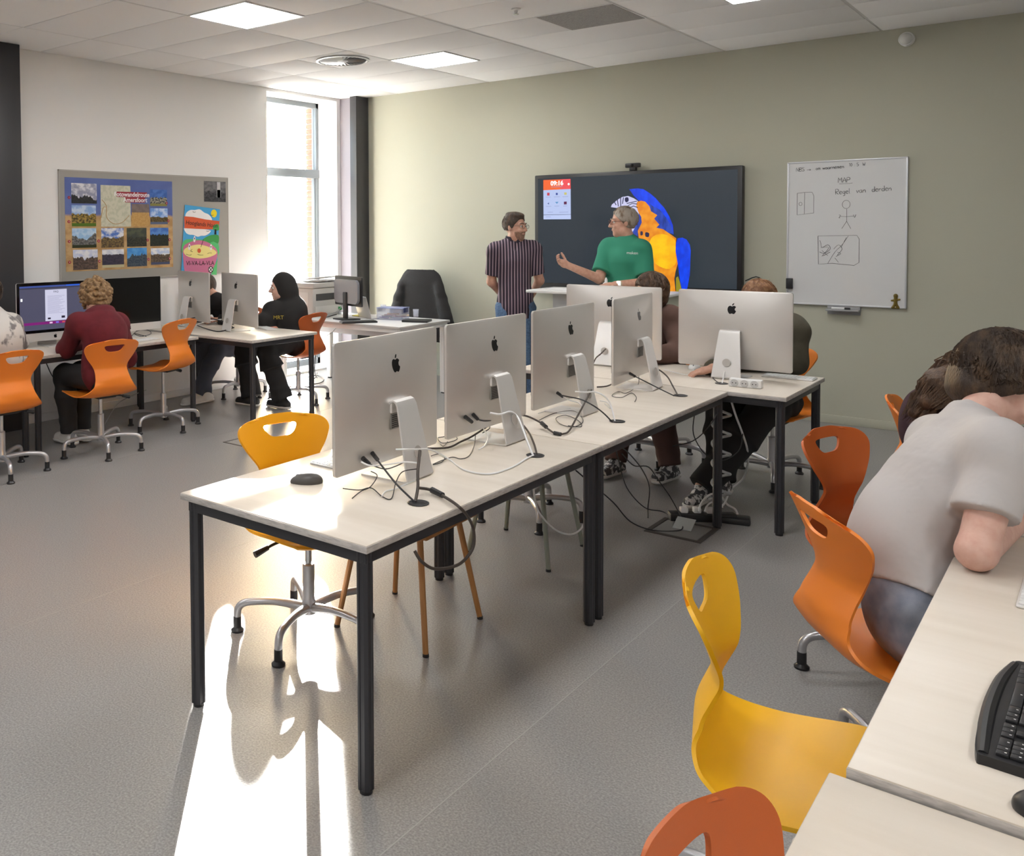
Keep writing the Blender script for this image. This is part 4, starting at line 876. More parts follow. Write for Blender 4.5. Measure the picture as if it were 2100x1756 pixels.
def segs(J, s=1.0):
    fw = np.array([*J['fwd'], 0]); lat = np.array([fw[1], -fw[0], 0])
    up = nv(np.array(J['nek'])-J['pel']); G = []
    pel, nek = np.array(J['pel'], float), np.array(J['nek'], float)
    bend = np.array(J.get('bend', (0, 0, 0)), float)
    wai, che = lerp(pel, nek, .36)+(np.array(J['bendw']) if 'bendw' in J else bend*.7), lerp(pel, nek, .72)+bend
    dl = (np.array(J['sR'], float)-np.array(J['sL'], float)); dl = nv(dl)
    G += [('torso', pel, wai, .150*s, .132*s, lat, .74), ('torso', wai, che, .132*s, .150*s, dl, .74), ('torso', che, lerp(che, nek, .75), .150*s, .085*s, dl, .72)]
    G += [('torso', lerp(J['sR'], nek, .15), lerp(J['sL'], nek, .15), .062*s, .062*s, None, 1), ('torso', lerp(che, J['sR'], .55), J['sR'], .075*s, .058*s, None, 1), ('torso', lerp(che, J['sL'], .55), J['sL'], .075*s, .058*s, None, 1), ('trap', lerp(nek, J['hed'], .22), lerp(nek, J['sR'], .6), .045*s, .05*s, None, 1), ('trap', lerp(nek, J['hed'], .22), lerp(nek, J['sL'], .6), .045*s, .05*s, None, 1)]
    G += [('neck', nek-up*.03, lerp(nek, J['hed'], .55), .056*s, .052*s, None, 1)]
    for q in 'RL':
        G += [('armu'+q, J['s'+q], J['e'+q], .052*s, .043*s, None, 1), ('arml'+q, J['e'+q], J['w'+q], .043*s, .029*s, None, 1)]
        hp = np.array(J.get('h'+q, pel+lat*(.085 if q == 'R' else -.085)*s-up*.02))
        G += [('thigh'+q, hp, J['k'+q], .088*s, .062*s, None, 1), ('calf'+q, J['k'+q], lerp(J['k'+q], J['a'+q], .35), .058*s, .060*s, None, 1), ('calf'+q, lerp(J['k'+q], J['a'+q], .35), J['a'+q], .060*s, .040*s, None, 1)]
        an = np.array(J['a'+q], float); td = nv([*J.get('td'+q, J['fwd']), 0])
        G += [('foot'+q, an+(0, 0, -.03)-td*.03, an+td*.13+np.array([0, 0, -.045]), .031*s, .025*s, None, 1)]
    return G, fw, lat, up, che, wai
def hand_segs(w, d, n, side, curl=.5, s=1.0):   # wrist, direction, palm normal, thumb side vector
    w, d, n = np.array(w, float), nv(d), nv(n); n = nv(n-d*(n@d)); side = nv(side-d*(side@d)-n*(np.array(side)@n))
    out = [(w, w+d*.045*s, .027*s, .034*s), (w+d*.045*s, w+d*.075*s, .034*s, .030*s)]
    fl = []
    for k, (o, L) in enumerate(((.030, .072), (.010, .082), (-.011, .076), (-.030, .058))):
        p = w+(d*.082+side*o)*s; dd = d.copy(); r = .0095*s
        for q, fr in enumerate((.42, .32, .26)):
            ang = curl*(.6+.35*q); dd2 = d*math.cos(ang*(q*.75+.5))+n*math.sin(ang*(q*.75+.5)); dd2 = nv(dd2+side*o*2.0)
            p2 = p+dd2*L*fr*s; fl.append((p, p2, r, r*.92)); r *= .92; p = p2
    p = w+(d*.022+side*.028)*s; dd = nv(d*.62+side*.72+n*.30)
    for L in (.042, .032, .026): p2 = p+dd*L*s; fl.append((p, p2, .0115*s, .0095*s)); p = p2; dd = nv(dd+d*.35+n*.25*curl)
    return out, fl
def head_frame(J):
    f = nv(J['hf']); u = np.array(J.get('hu', (0, 0, 1)), float); u = nv(u-f*(u@f)); r = np.cross(f, u); return f, r, u
def person(label, J, vox, garments, hair=None, sk=None, s=1.0, face=False, hs=1.0, hands=('R', 'L'), group=None, name='person', shoes=None, glasses=None, beard=False):
    J = {k: (np.array(v, float) if k not in ('fwd', 'palmR', 'palmL') else v) for k, v in J.items()}; sk = sk or skin
    J['fwd'] = tuple(nv(J['fwd']))
    G, fw, lat, up, che, wai = segs(J, s); f, r, u = head_frame(J); R = [r, f, u]; H = J['hed']
    root = thing(name, label, 'person', (J['pel'][0], J['pel'][1], 0)); off = (J['pel'][0], J['pel'][1], 0)
    pts = np.array([p for g in G for p in (g[1], g[2])]+[H+u*.14, H-u*.14, H+f*.14, H-f*.14])
    for q in 'RL': pts = np.vstack([pts, J['w'+q]+.2, J['w'+q]-.2])
    lo, hi = pts.min(0)-.17, pts.max(0)+.17; lo[2] = max(lo[2], -.02)
    F = Field(lo, hi, vox)
    for (nm, a, b, r1, r2, w, fl) in G: F.cone(a, b, r1, r2, .03 if nm in ('torso', 'trap', 'neck') else .02, w, fl)
    k = hs
    def hp(x, y, z): return H+(r*x+f*y+u*z)*k
    F.ell(hp(0, -.012, .030), R, (.076*k, .098*k, .095*k), .02); F.ell(hp(0, .030, -.045), R, (.059*k, .066*k, .078*k), .025)
    F.cone(hp(0, .070, -.098), hp(0, .060, -.09), .022*k, .024*k, .02); F.cone(hp(-.04, .01, -.075), hp(.04, .01, -.075), .028*k, .028*k, .03)
    F.cone(hp(0, .094, .012), hp(0, .114, -.026), .009*k, .014*k, .010); F.cone(hp(-.012, .100, -.030), hp(.012, .100, -.030), .009*k, .009*k, .008)
    F.cone(hp(-.04, .080, .026), hp(.04, .080, .026), .013*k, .013*k, .012)
    for sx in (1, -1):
        F.ell(hp(sx*.031, .094, .008), R, (.017*k, .013*k, .011*k), .008, 's')
        F.ell(hp(sx*.076, -.004, -.006), [nv(r+f*.35*sx), nv(f-r*.35*sx), u], (.008*k, .019*k, .031*k), .006)
        F.ell(hp(sx*.034, .078, -.030), R, (.018*k, .015*k, .016*k), .015)
    F.cone(hp(-.018, .090, -.058), hp(.018, .090, -.058), .008*k, .008*k, .008)
    for q in hands:
        d = J.get('hd'+q, J['w'+q]-J['e'+q]); n = J.get('palm'+q, (0, 0, -1)); sd = J.get('th'+q, np.cross(d, n)*(1 if q == 'L' else -1))
        o, fi = hand_segs(J['w'+q], d, np.array(n, float), np.array(sd, float), float(J.get('curl'+q, .5)), s)
        for a in o: F.cone(*a, .012, np.array(sd, float), .62)
        for a in fi: F.cone(*a, .005)
    ob('body', F.mesh('body', sk, off), None, root)
    # clothes
    for g in garments:
        lo2, hi2 = lo.copy(), hi.copy()
        if 'zr' in g: lo2[2], hi2[2] = g['zr']
        F = Field(lo2, hi2, g.get('vox', vox))
        for (nm, a, b, r1, r2, w, fl) in G:
            key = nm if nm in g['on'] else nm[:-1]
            if key not in g['on']: continue
            spec = g['on'][key]; o1, o2, t1 = (spec+(1.0,))[:3] if len(spec) == 2 else spec
            a, b = np.array(a, float), np.array(b, float)
            if t1 < 1: b = lerp(a, b, t1); r2 = r1+(r2-r1)*t1
            cuts = []
            if (key.startswith('arm') or key.startswith('calf')) and (t1 < 1 or g.get('cut_'+key)): d = nv(b-a); cuts.append((b, d)); b = b+d*.03
            for c in g.get('cuts', ()):
                if nm in c[2]: cuts.append((c[0], c[1]))
            F.cone(a, b, r1+o1, r2+o2, .03, w, fl+(0.05 if fl < 1 else 0), cuts)
        if 'hem' in g:
            h0, drop, flare = g['hem']; F.cone(lerp(J['pel'], wai, .3), J['pel']-up*drop, .150*s+flare*.8, .150*s+flare, .03, lat, .80, [(J['pel']-up*(drop-.02), -up)])
        for c in g.get('extra', ()): F.cone(*c)
        for c in g.get('ells', ()): F.ell(*c)
        if 'collar' in g:
            hgt, thk = g['collar']; nd = nv(H-J['nek']); a = J['nek']+nd*.012; b = a+nd*hgt
            F.cone(a-nd*.05, b+nd*.05, .064*s+thk, .058*s+thk, .012, None, 1, [(b, nd), (a-nd*.04, -nd)])
        for c in g.get('minus', ()): F.ell(*c)
        if g.get('wr'): F.wrinkle(g['wr'], g.get('wf', 32), g.get('seed', 1))
        ob(g['name'], F.mesh(g['name'], g['mat'], off), None, root)
    if shoes:
        for q in 'RL':
            an = J['a'+q]; td = nv([*J.get('td'+q, J['fwd']), 0]); F = Field(an-(.25, .25, .14), an+np.array((.25, .25, .1)), .006)
            z0 = max(an[2]-.085, 0); b_ = [np.cross(td, (0, 0, 1)), td, (0, 0, 1)]
            F.cone(an-td*.045+np.array((0, 0, z0+.035-an[2])), an+td*.15+np.array((0, 0, z0+.028-an[2])), .043, .040, .02, None, 1, [((0, 0, z0+.014), (0, 0, -1))]); F.cone(an+(0, 0, -.005), an+td*.03+np.array((0, 0, -.03)), .043, .046, .03)
            sh = ob('shoe', F.mesh('shoe', shoes, off), None, root)
            S_ = Field(an-(.25, .25, .14), an+np.array((.25, .25, .1)), .006); S_.cone(an-td*.05+np.array((0, 0, z0+.02-an[2])), an+td*.155+np.array((0, 0, z0+.02-an[2])), .046, .044, .01, None, 1, [((0, 0, z0+.020), (0, 0, 1)), ((0, 0, z0), (0, 0, -1))])
            ob('sole', S_.mesh('sole', shoe_white, off), None, sh)
    if face:
        for sx in (1, -1):
            e = MB(); c = hp(sx*.031, .082, .008)-off; e.lathe([(.0005, -.012), (.006, -.0105), (.0105, -.006), (.012, 0), (.0105, .006), (.006, .0105), (.0005, .012)], c, 12); eo = ob('eye', e, eye_white, root)
            d0 = Vector(c+f*.0085*k); i_ = MB().tube([d0, d0+Vector(f)*.0045], [.0062, .0045], 10); ob('iris', i_, iris, eo)
            ob('eyebrow', MB().tube([hp(sx*.014, .102, .030)-off, hp(sx*.034, .097, .036)-off, hp(sx*.052, .080, .030)-off], [.003, .0042, .0025], 6, smooth=3), hair['mat'] if hair else hair_brown, root)
        ob('mouth', MB().tube([hp(-.024, .086, -.062)-off, hp(0, .0985, -.059)-off, hp(.024, .086, -.062)-off], [.002, .0055, .002], 8, smooth=3), lip, root)
    if beard:
        F = Field(H-.2, H+.2, .005); cb = [(hp(0, 0, -.040), u), (hp(0, -.005, 0), -f)]
        F.ell(hp(0, .031, -.046), R, (.0615*k, .0690*k, .0805*k), .012, 'u', cb); F.cone(hp(0, .071, -.098), hp(0, .061, -.09), .0245*k, .026*k, .015, None, 1, cb); F.cone(hp(-.04, .01, -.075), hp(.04, .01, -.075), .0300*k, .0300*k, .02, None, 1, cb)
        F.ell(hp(0, .096, -.058), R, (.022, .022, .010), .004, 's')
        ob('beard', F.mesh('beard', mat('short_beard', (.30, .17, .115), .8, noise=(180, (.15, .08, .055), .42, .6)), off), None, root)
    if glasses:
        g = MB()
        for sx in (1, -1):
            ring = [tuple(hp(sx*.033+.023*math.cos(a), .112-abs(math.cos(a)*sx-1)*0, .006+.018*math.sin(a))-off) for a in np.linspace(0, 2*pi, 15)]
            g.tube(ring, .0017, 5, caps=False); g.tube([hp(sx*.056, .108, .012)-off, hp(sx*.078, .05, .012)-off, hp(sx*.082, -.01, .008)-off], .0018, 5)
        g.tube([hp(-.010, .113, .010)-off, hp(.010, .113, .010)-off], .0018, 5); ob('glasses', g, glasses, root)
    if hair:
        F = Field(H-.45, H+.25, hair.get('vox', .007)); th = hair.get('th', .014); rs = np.random.RandomState(hair.get('seed', 3))
        fl = hair.get('front', .060); lo_ = hair.get('low', -.035)
        cuts = [(hp(0, fl, .055), nv(f*.80-u*.60)), (hp(0, .035, -.012), nv(f*.88-u*.47)), (hp(0, 0, lo_), -u)]
        F.ell(hp(0, -.014, .030), R, ((.077+th*.8)*k, (.098+th)*k, (.096+th)*k), .02, 'u', cuts)
        for e in hair.get('ells', ()): F.ell(hp(*e[0]), R, np.array(e[1])*k, .025)
        for c in hair.get('locks', ()): F.cone(np.array(c[0]), np.array(c[1]), c[2], c[3], .03)
        if hair.get('curly'):
            for q in range(hair['curly']):
                d = nv(rs.normal(size=3)); 
                if d[2] < -.55: continue
                p = np.array([.094*d[0], .108*d[1]-.018, .108*d[2]+.022])
                if p[1] > .055 and p[2] < .075: continue
                F.cone(hp(*p), hp(*(p*1.13+rs.normal(size=3)*.006)), .015*k, .012*k, .006)
        if hair.get('wr'): F.wrinkle(hair['wr'], hair.get('wf', 60), 5)
        me = F.mesh('hair', hair['mat'], off)
        n_st = hair.get('strands', 0)
        if n_st:
            g = MB(); L = hair.get('len', .10); grav = np.array((0, 0, -1.0))
            crown = np.array([.0, -.05, .12]); crown = nv(crown)
            for q in range(n_st):
                d = nv(rs.normal(size=3)+np.array([0, -.3, .45]))
                if d[2] < (-.75 if d[1] < .1 else -.3) or (d[1] > .45 and d[2] < .62): continue
                rad = np.array([(.077+th*.8), (.098+th), (.096+th)])
                flow = d-crown*(d@crown); flow = nv(flow+rs.normal(size=3)*.18+np.array(hair.get('flow', (0, 0, 0)))); pts = []
                dd = d.copy(); stp = L/5/.105
                for i in range(6):
                    p = dd*rad*(1.0+.012*math.sin(i+q)+.035*(i/5)*rs.rand())+np.array([0, -.014, .030]); pts.append(hp(*p)-off)
                    fl_ = flow-dd*(flow@dd); dd = nv(dd+fl_*stp)
                g.tube(pts, [.0022, .0032, .0032, .0028, .002, .0006], 3, caps=False)
            for c in hair.get('locks', ()):
                a, b = np.array(c[0], float), np.array(c[1], float); ax_ = nv(b-a)
                for q in range(hair.get('lock_strands', 40)):
                    d = rs.normal(size=3); d = nv(d-ax_*(d@ax_)); w_ = rs.normal(size=3)*.008
                    g.tube([a+d*c[2]-off, lerp(a, b, .35)+d*(c[2]*.65+c[3]*.35)*1.06+w_-off, lerp(a, b, .7)+d*(c[2]*.3+c[3]*.7)*1.08-w_-off, b+d*c[3]+ax_*rs.rand()*.05-off], [.0025, .0032, .0028, .0006], 3, caps=False, smooth=2)
            if g.v:
                o2 = g.mesh('strands', hair['mat'], 1.2); bm = bmesh.new(); bm.from_mesh(me); bm.from_mesh(o2); bm.to_mesh(me); bm.free(); bpy.data.meshes.remove(o2); me.shade_smooth()
        ob('hair', me, None, root)
    return root, off, (f, r, u, hp)
ARM = lambda o=.014, t=.97: {'armu': (o, o), 'arml': (o, o+.004, t)}
TORSO = {'torso': (.012, .014), 'trap': (.006, .006)}
def trousers(m, flare=.0, wide=.012, wr=.004, cutz=None, vox=.008, length=.96):
    return dict(name='trousers', mat=m, vox=vox, on={'thigh': (wide, wide+.004), 'calf': (wide+.006, wide+.008+flare), 'torso': (.006, .0)}, wr=wr, wf=38, seed=4, cuts=[], _p=1, cut_calf=True)
def clip_pel(g, J, up_, dz=.07):                         # trousers end at the waist
    g['cuts'] = [(np.array(J['pel'])+np.array(up_)*dz, np.array(up_), ('torso',))]; return g
def mix_mat(name, c1, c2, kind, scale, axis, rough=.9, lo=.45, hi=.55):
    m = bpy.data.materials.new(name); m.use_nodes = True; t = m.node_tree; N = t.nodes; L = t.links; b = N['Principled BSDF']; b.inputs['Roughness'].default_value = rough
    tc = N.new('ShaderNodeTexCoord'); dt = N.new('ShaderNodeVectorMath'); dt.operation = 'DOT_PRODUCT'; dt.inputs[1].default_value = axis; L.new(tc.outputs['Object'], dt.inputs[0])
    ml = N.new('ShaderNodeMath'); ml.operation = 'MULTIPLY'; ml.inputs[1].default_value = scale; L.new(dt.outputs['Value'], ml.inputs[0])
    sn = N.new('ShaderNodeMath'); sn.operation = 'SINE'; L.new(ml.outputs[0], sn.inputs[0])
    mr = N.new('ShaderNodeMapRange'); mr.inputs['From Min'].default_value = lo; mr.inputs['From Max'].default_value = hi; L.new(sn.outputs[0], mr.inputs['Value'])
    x = N.new('ShaderNodeMix'); x.data_type = 'RGBA'; x.inputs['A'].default_value = (*c1, 1); x.inputs['B'].default_value = (*c2, 1); L.new(mr.outputs[0], x.inputs['Factor']); L.new(x.outputs['Result'], b.inputs['Base Color'])
    return m
IMR, IMD = np.array((.747, .664, 0)), np.array((-.664, .747, 0))     # right and away, as seen from the doorway

# standing man in a striped polo shirt
d1 = 8.35
J = dict(fwd=(.58, -.81), pel=(-4.180, 7.430, 0.930), nek=(-4.203, 7.436, 1.519), hed=(-4.185, 7.431, 1.659), hf=(.93, -.05, -.02),
 sR=(-4.333, 7.317, 1.444), sL=(-4.064, 7.557, 1.455), eR=(-4.385, 7.351, 1.152), eL=(-4.043, 7.629, 1.159), wR=(-4.389, 7.607, 0.982), wL=(-4.206, 7.744, 0.981),
 kR=(-4.212, 7.352, 0.452), kL=(-4.105, 7.448, 0.451), aR=(-4.228, 7.360, 0.038), aL=(-4.100, 7.474, 0.037), hdR=(-0.932, 0.522, 1.913), hdL=(-0.932, 0.522, 1.913))
J['hdR'] = IMR*.8+np.array((0, 0, -.5)); J['hdL'] = -IMR*.8+np.array((0, 0, -.5)); J['palmR'] = tuple(IMD); J['palmL'] = tuple(IMD)
for q in 'RL': J['a'+q] = (J['a'+q][0], J['a'+q][1], .09)
polo = mix_mat('striped_polo', (.030, .020, .034), (.30, .22, .26), 'x', 235, (.80, .58, 0), .9, .25, .6)
up_ = (0, 0, 1)
person('standing person in a dark striped polo shirt and jeans, hands behind the back', J, .007,
 [clip_pel(trousers(denim), J, up_, .06), dict(name='polo_shirt', mat=polo, on={**TORSO, 'armu': (.016, .022, .78)}, hem=(0, .13, .012), wr=.004, seed=2, minus=[(np.array(J['nek'])+np.array((.58, -.81, 0))*.105+np.array((0, 0, -.005)), np.eye(3), (.036, .036, .075), .01, 's')]),
  dict(name='collar', mat=mat('navy_collar', (.028, .022, .036), .9), on={}, zr=(J['nek'][2]-.1, J['nek'][2]+.1), vox=.006, collar=(.042, .016), minus=[(np.array(J['nek'])+np.array((.58, -.81, 0))*.095+np.array((0, 0, .035)), np.eye(3), (.036, .036, .075), .008, 's')])],
 dict(mat=hair_brown, th=.009, front=.062, wr=.003, wf=70, strands=260, len=.04, low=-.03, ells=[((0, .0, .105), (.070, .085, .030))]), None, 1.0, True, 1.02, shoes=shoe_dark, glasses=mat('wire_glasses', (.10, .08, .07), .3, .6), beard=True)
# standing man in the green t shirt
J = dict(fwd=(-.95, -.30), pel=(-3.306, 7.868, 0.847), nek=(-3.317, 7.889, 1.528), hed=(-3.343, 7.874, 1.694), hf=(-.80, -.52, -.06),
 sR=(-3.491, 7.892, 1.457), sL=(-3.181, 7.872, 1.447), eR=(-3.506, 7.732, 1.189), eL=(-3.102, 7.797, 1.189), wR=(-3.676, 7.494, 1.308), wL=(-3.272, 7.538, 1.180),
 kR=(-3.351, 7.809, 0.434), kL=(-3.213, 7.798, 0.448), aR=(-3.351, 7.791, 0.028), aL=(-3.191, 7.800, 0.047))
for q in 'RL': J['a'+q] = (J['a'+q][0], J['a'+q][1], .09)
J['wL'] = (J['wL'][0], J['wL'][1], 1.155); J['eL'] = (J['eL'][0], J['eL'][1], 1.165)
J['hdR'] = -IMR*.85+np.array((0, 0, .40)); J['palmR'] = (.35, -.30, .8); J['thR'] = (.2, -.3, .9); J['curlR'] = .75
J['hdL'] = -IMR+np.array((0, 0, -.05)); J['palmL'] = (0, 0, -1); J['curlL'] = .3
green = mat('green_jersey', (.030, .235, .145), .9, bump=(500, .2))
pr, off, hd = person('standing grey haired person in a green t-shirt gesturing in front of the screen', J, .0065,
 [clip_pel(trousers(denim), J, up_, .06), dict(name='t_shirt', mat=green, on={**TORSO, 'torso': (.026, .028), 'armu': (.022, .036, .78)}, hem=(0, .12, .02), wr=.006, wf=26, seed=5, collar=(.016, .006))],
 dict(mat=hair_grey, th=.011, front=.064, wr=.003, wf=80, strands=260, len=.045, low=-.055), None, 1.06, True, 1.06, shoes=shoe_dark, glasses=mat('dark_glasses', (.12, .03, .02), .3))
c = np.array((-3.216, 7.639, 1.418)); text('chest_print', 'maken', .036, mat('pale_print', (.7, .75, .72), .7), tuple(c-off-np.array((0, 0, 0))), (.93, .22, -.04), (0, .02, 1), pr, thick=.004)
wl_ = np.array(J['wL']); a_ = nv(np.array(J['eL'])-wl_)
ob('watch_strap', MB().tube([tuple(wl_+a_*.022-off), tuple(wl_+a_*.046-off)], .034, 14), mat('watch_strap', (.55, .45, .32), .5), pr)
ob('watch_face', MB().box((-.018, -.007, -.02), (.018, .007, .02), .005, Matrix.Translation(Vector(wl_+a_*.034+np.array((.012, -.034, .012))-off)) @ Matrix.Rotation(.5, 4, 'Z')), glow('watch_glow', (1, .97, .92), 1.1), pr)
# curly haired person in maroon hoodie, back to us
maroon = mat('maroon_sweatshirt', (.135, .012, .020), .95, noise=(12, (.10, .008, .014), .4, .7), bump=(600, .25))
J = dict(fwd=(-1, .02), pel=(-5.652, 3.949, 0.558), nek=(-5.802, 3.997, 1.005), hed=(-5.922, 4.056, 1.136), hf=(-.86, -.10, -.30), bend=(.06, 0, .0),
 sR=(-5.814, 4.196, 0.920), sL=(-5.790, 3.817, 0.954), eR=(-5.945, 4.375, 0.634), eL=(-5.974, 3.832, 0.763), wR=(-6.213, 4.206, 0.688), wL=(-6.084, 4.029, 0.748),
 kR=(-6.166, 4.080, 0.542), kL=(-6.087, 3.883, 0.552), aR=(-6.094, 4.046, 0.145), aL=(-6.069, 3.907, 0.133), hL=(-5.628, 3.889, 0.536), hR=(-5.725, 4.043, 0.524))
J['aL'] = (*J['aL'][:2], .10); J['aR'] = (*J['aR'][:2], .10); J['pel'] = (*J['pel'][:2], .615); J['hL'] = (*J['hL'][:2], .565); J['hR'] = (*J['hR'][:2], .565)
H_ = np.array(J['nek'])
person('curly haired person in a maroon hoodie sitting with the back to the viewer', J, .008,
 [clip_pel(trousers(black_cloth), J, (0, 0, 1), .05), dict(name='hoodie', mat=maroon, on={**TORSO, 'torso': (.026, .030), **ARM(.024, .95)}, hem=(0, .0, .016), wr=.006, wf=24, seed=3,
   ells=[(H_+np.array((.085, 0, -.005)), np.eye(3), (.070, .120, .085), .008), (H_+np.array((.03, 0, .045)), np.eye(3), (.095, .118, .045), .012)])],
 dict(mat=hair_blond, th=.020, front=.075, low=-.07, curly=620, strands=300, len=.07, wr=.005, wf=90, ells=[((.0, -.05, -.04), (.082, .075, .08))]), None, 1.03, True, 1.03, shoes=shoe_white)
# person with hood up at the window end
blk = mat('black_hoodie_cotton', (.022, .021, .021), .95, bump=(500, .25))
J = dict(fwd=(-.99, -.10), pel=(-5.909, 6.289, 0.510), nek=(-5.972, 6.253, 0.949), hed=(-5.985, 6.194, 1.101), hf=(-.66, -.75, -.08), bend=(.03, 0, 0),
 sR=(-5.969, 6.413, 0.872), sL=(-5.998, 6.079, 0.886), eR=(-6.109, 6.547, 0.680), eL=(-6.005, 5.973, 0.755), wR=(-6.268, 6.433, 0.689), wL=(-6.017, 6.149, 0.740),
 kR=(-6.243, 5.939, 0.529), kL=(-5.928, 5.925, 0.529), aR=(-6.095, 5.892, 0.123), aL=(-5.778, 5.985, 0.118))
J['aL'] = (*J['aL'][:2], .09); J['aR'] = (*J['aR'][:2], .09); J['wL'] = (*J['wL'][:2], .79); J['eL'] = (*J['eL'][:2], .80); J['pel'] = (*J['pel'][:2], .61)
hf = nv(J['hf']); hr = np.cross(hf, (0, 0, 1)); HH = np.array(J['hed']); HR = [hr, hf, (0, 0, 1)]
pr, off, hd = person('person in a black hoodie with the hood up, sitting in profile by the window', J, .0075,
 [clip_pel(trousers(black_cloth, flare=.035, wide=.018), J, (0, 0, 1), .05), dict(name='hoodie', mat=blk, on={**TORSO, 'torso': (.024, .03), **ARM(.022, .93)}, hem=(0, .0, .016), wr=.006, wf=26, seed=8,
   ells=[(HH-hf*.03+np.array((0, 0, .022)), HR, (.106, .118, .128), .03), (HH-hf*.055-np.array((0, 0, .05)), HR, (.098, .105, .10), .04), (np.array(J['nek'])+np.array((0, 0, .03)), np.eye(3), (.10, .10, .07), .04)],
   minus=[(HH+hf*.110-np.array((0, 0, .022)), HR, (.068, .085, .100), .012, 's')])],
 None, skin_pale, .98, True, 1.0, shoes=shoe_dark)
c = np.array((-5.879, 6.008, 0.811)); text('back_print', 'MRT', .05, mat('yellow_print', (.45, .33, .04), .7), tuple(np.array((-5.834, 5.995, 0.824))-off), (.80, .60, 0), (0, 0, 1), pr, 'CENTER', thick=.004)
# person at the left edge
printed = mat('pale_printed_cotton', (.60, .57, .54), .9, noise=(11, (.20, .185, .185), .53, .60), bump=(400, .2))
J = dict(fwd=(-1, .0), pel=(-5.740, 3.149, 0.572), nek=(-5.853, 3.178, 1.073), hed=(-5.993, 3.221, 1.206), hf=(-.9, -.1, -.3), bend=(.06, 0, 0),
 sR=(-5.902, 3.345, 0.987), sL=(-5.872, 3.051, 1.014), eR=(-6.022, 3.471, 0.800), eL=(-6.059, 3.008, 0.778), wR=(-6.275, 3.416, 0.712), wL=(-6.242, 3.246, 0.735),
 kR=(-6.352, 3.203, 0.495), kL=(-6.261, 3.085, 0.522), aR=(-6.325, 3.145, 0.149), aL=(-6.268, 3.062, 0.172))
for q in 'RL': J['a'+q] = (*J['a'+q][:2], .09)
pr, off, hd = person('person in a pale printed shirt at the left edge, seen from behind', J, .009,
 [clip_pel(trousers(denim), J, (0, 0, 1), .05), dict(name='shirt', mat=printed, on={**TORSO, 'torso': (.022, .026), 'armu': (.02, .03, .8)}, hem=(0, .06, .016), wr=.006, wf=26, seed=9)],
 dict(mat=hair_brown, th=.014, strands=120, low=-.06, wr=.004), None, 1.0, False, 1.0, shoes=shoe_dark)
g = Field(np.array(J['nek'])-(.3, .35, .5), np.array(J['nek'])+np.array((.4, .35, .1)), .006)
pm = mat('shirt_print', (.22, .21, .22), .9, noise=(28, (.55, .50, .48), .46, .54))
for (u_, v_, r_) in ((22, 690, .07), (40, 700, .04), (8, 700, .075), (30, 712, .06), (5, 722, .07)):
    c = np.array((-5.648, 3.113, 0.951)); 
# person hidden behind the wall side computers
J = dict(fwd=(0, -1), pel=(-6.60, 6.22, .52), nek=(-6.70, 6.02, .96), hed=(-6.82, 5.98, 1.08), hf=(0, -.9, -.3), bend=(0, .05, 0), sR=(-6.81, 6.04, .93), sL=(-6.43, 6.04, .93), eR=(-6.84, 5.92, .78), eL=(-6.40, 5.90, .79), wR=(-6.70, 5.88, .79), wL=(-6.50, 5.86, .79),
 kR=(-6.72, 5.86, .50), kL=(-6.52, 5.86, .50), aR=(-6.568, 5.738, 0.090), aL=(-6.591, 5.653, 0.090))
person('person in black and jeans, mostly hidden behind the wall side computers', J, .011,
 [clip_pel(trousers(mat('slate_denim', (.07, .08, .11), .9, bump=(500, .2))), J, (0, 0, 1), .05), dict(name='shirt', mat=black_cloth, on={**TORSO, **ARM()}, hem=(0, .05, .012), wr=.004)], dict(mat=hair_brown, th=.014, low=-.06), None, 1.0, False, 1.0, shoes=shoe_white)
# brown hoodie at the crosswise table
brn = mat('brown_sweatshirt', (.145, .080, .062), .95, noise=(12, (.115, .062, .048), .4, .7), bump=(600, .25))
J = dict(fwd=(-.15, -1), pel=(-2.40, 6.33, .54), nek=(-2.410, 6.197, 1.048), hed=(-2.401, 6.119, 1.204), hf=(-.72, -.75, -.25), bend=(0, .05, 0), sR=(-2.545, 6.208, 0.988), sL=(-2.282, 6.176, 1.023),
 eR=(-2.501, 6.036, 0.753), eL=(-2.179, 6.057, 0.822), wR=(-2.410, 5.848, 0.740), wL=(-2.366, 5.822, 0.789), kR=(-2.52, 5.95, .50), kL=(-2.28, 5.93, .50), aR=(-2.498, 5.764, 0.100), aL=(-2.177, 5.870, 0.100))
person('person in a brown hoodie, half hidden behind a computer below the parrot screen', J, .0075,
 [clip_pel(trousers(mat('brown_cotton', (.095, .052, .045), .95, bump=(500, .2)), wide=.018), J, (0, 0, 1), .05), dict(name='hoodie', mat=brn, on={**TORSO, 'torso': (.024, .028), **ARM(.024, .95)}, hem=(0, .05, .016), wr=.006, wf=26, seed=12)],
 dict(mat=hair_mid, th=.017, front=.066, low=-.09, strands=420, len=.11, wr=.004, ells=[((0, -.02, -.03), (.093, .085, .09))]), None, 1.0, True, 1.0, shoes=mat('patterned_shoe', (.06, .06, .065), .6, noise=(40, (.6, .6, .6), .50, .56)))
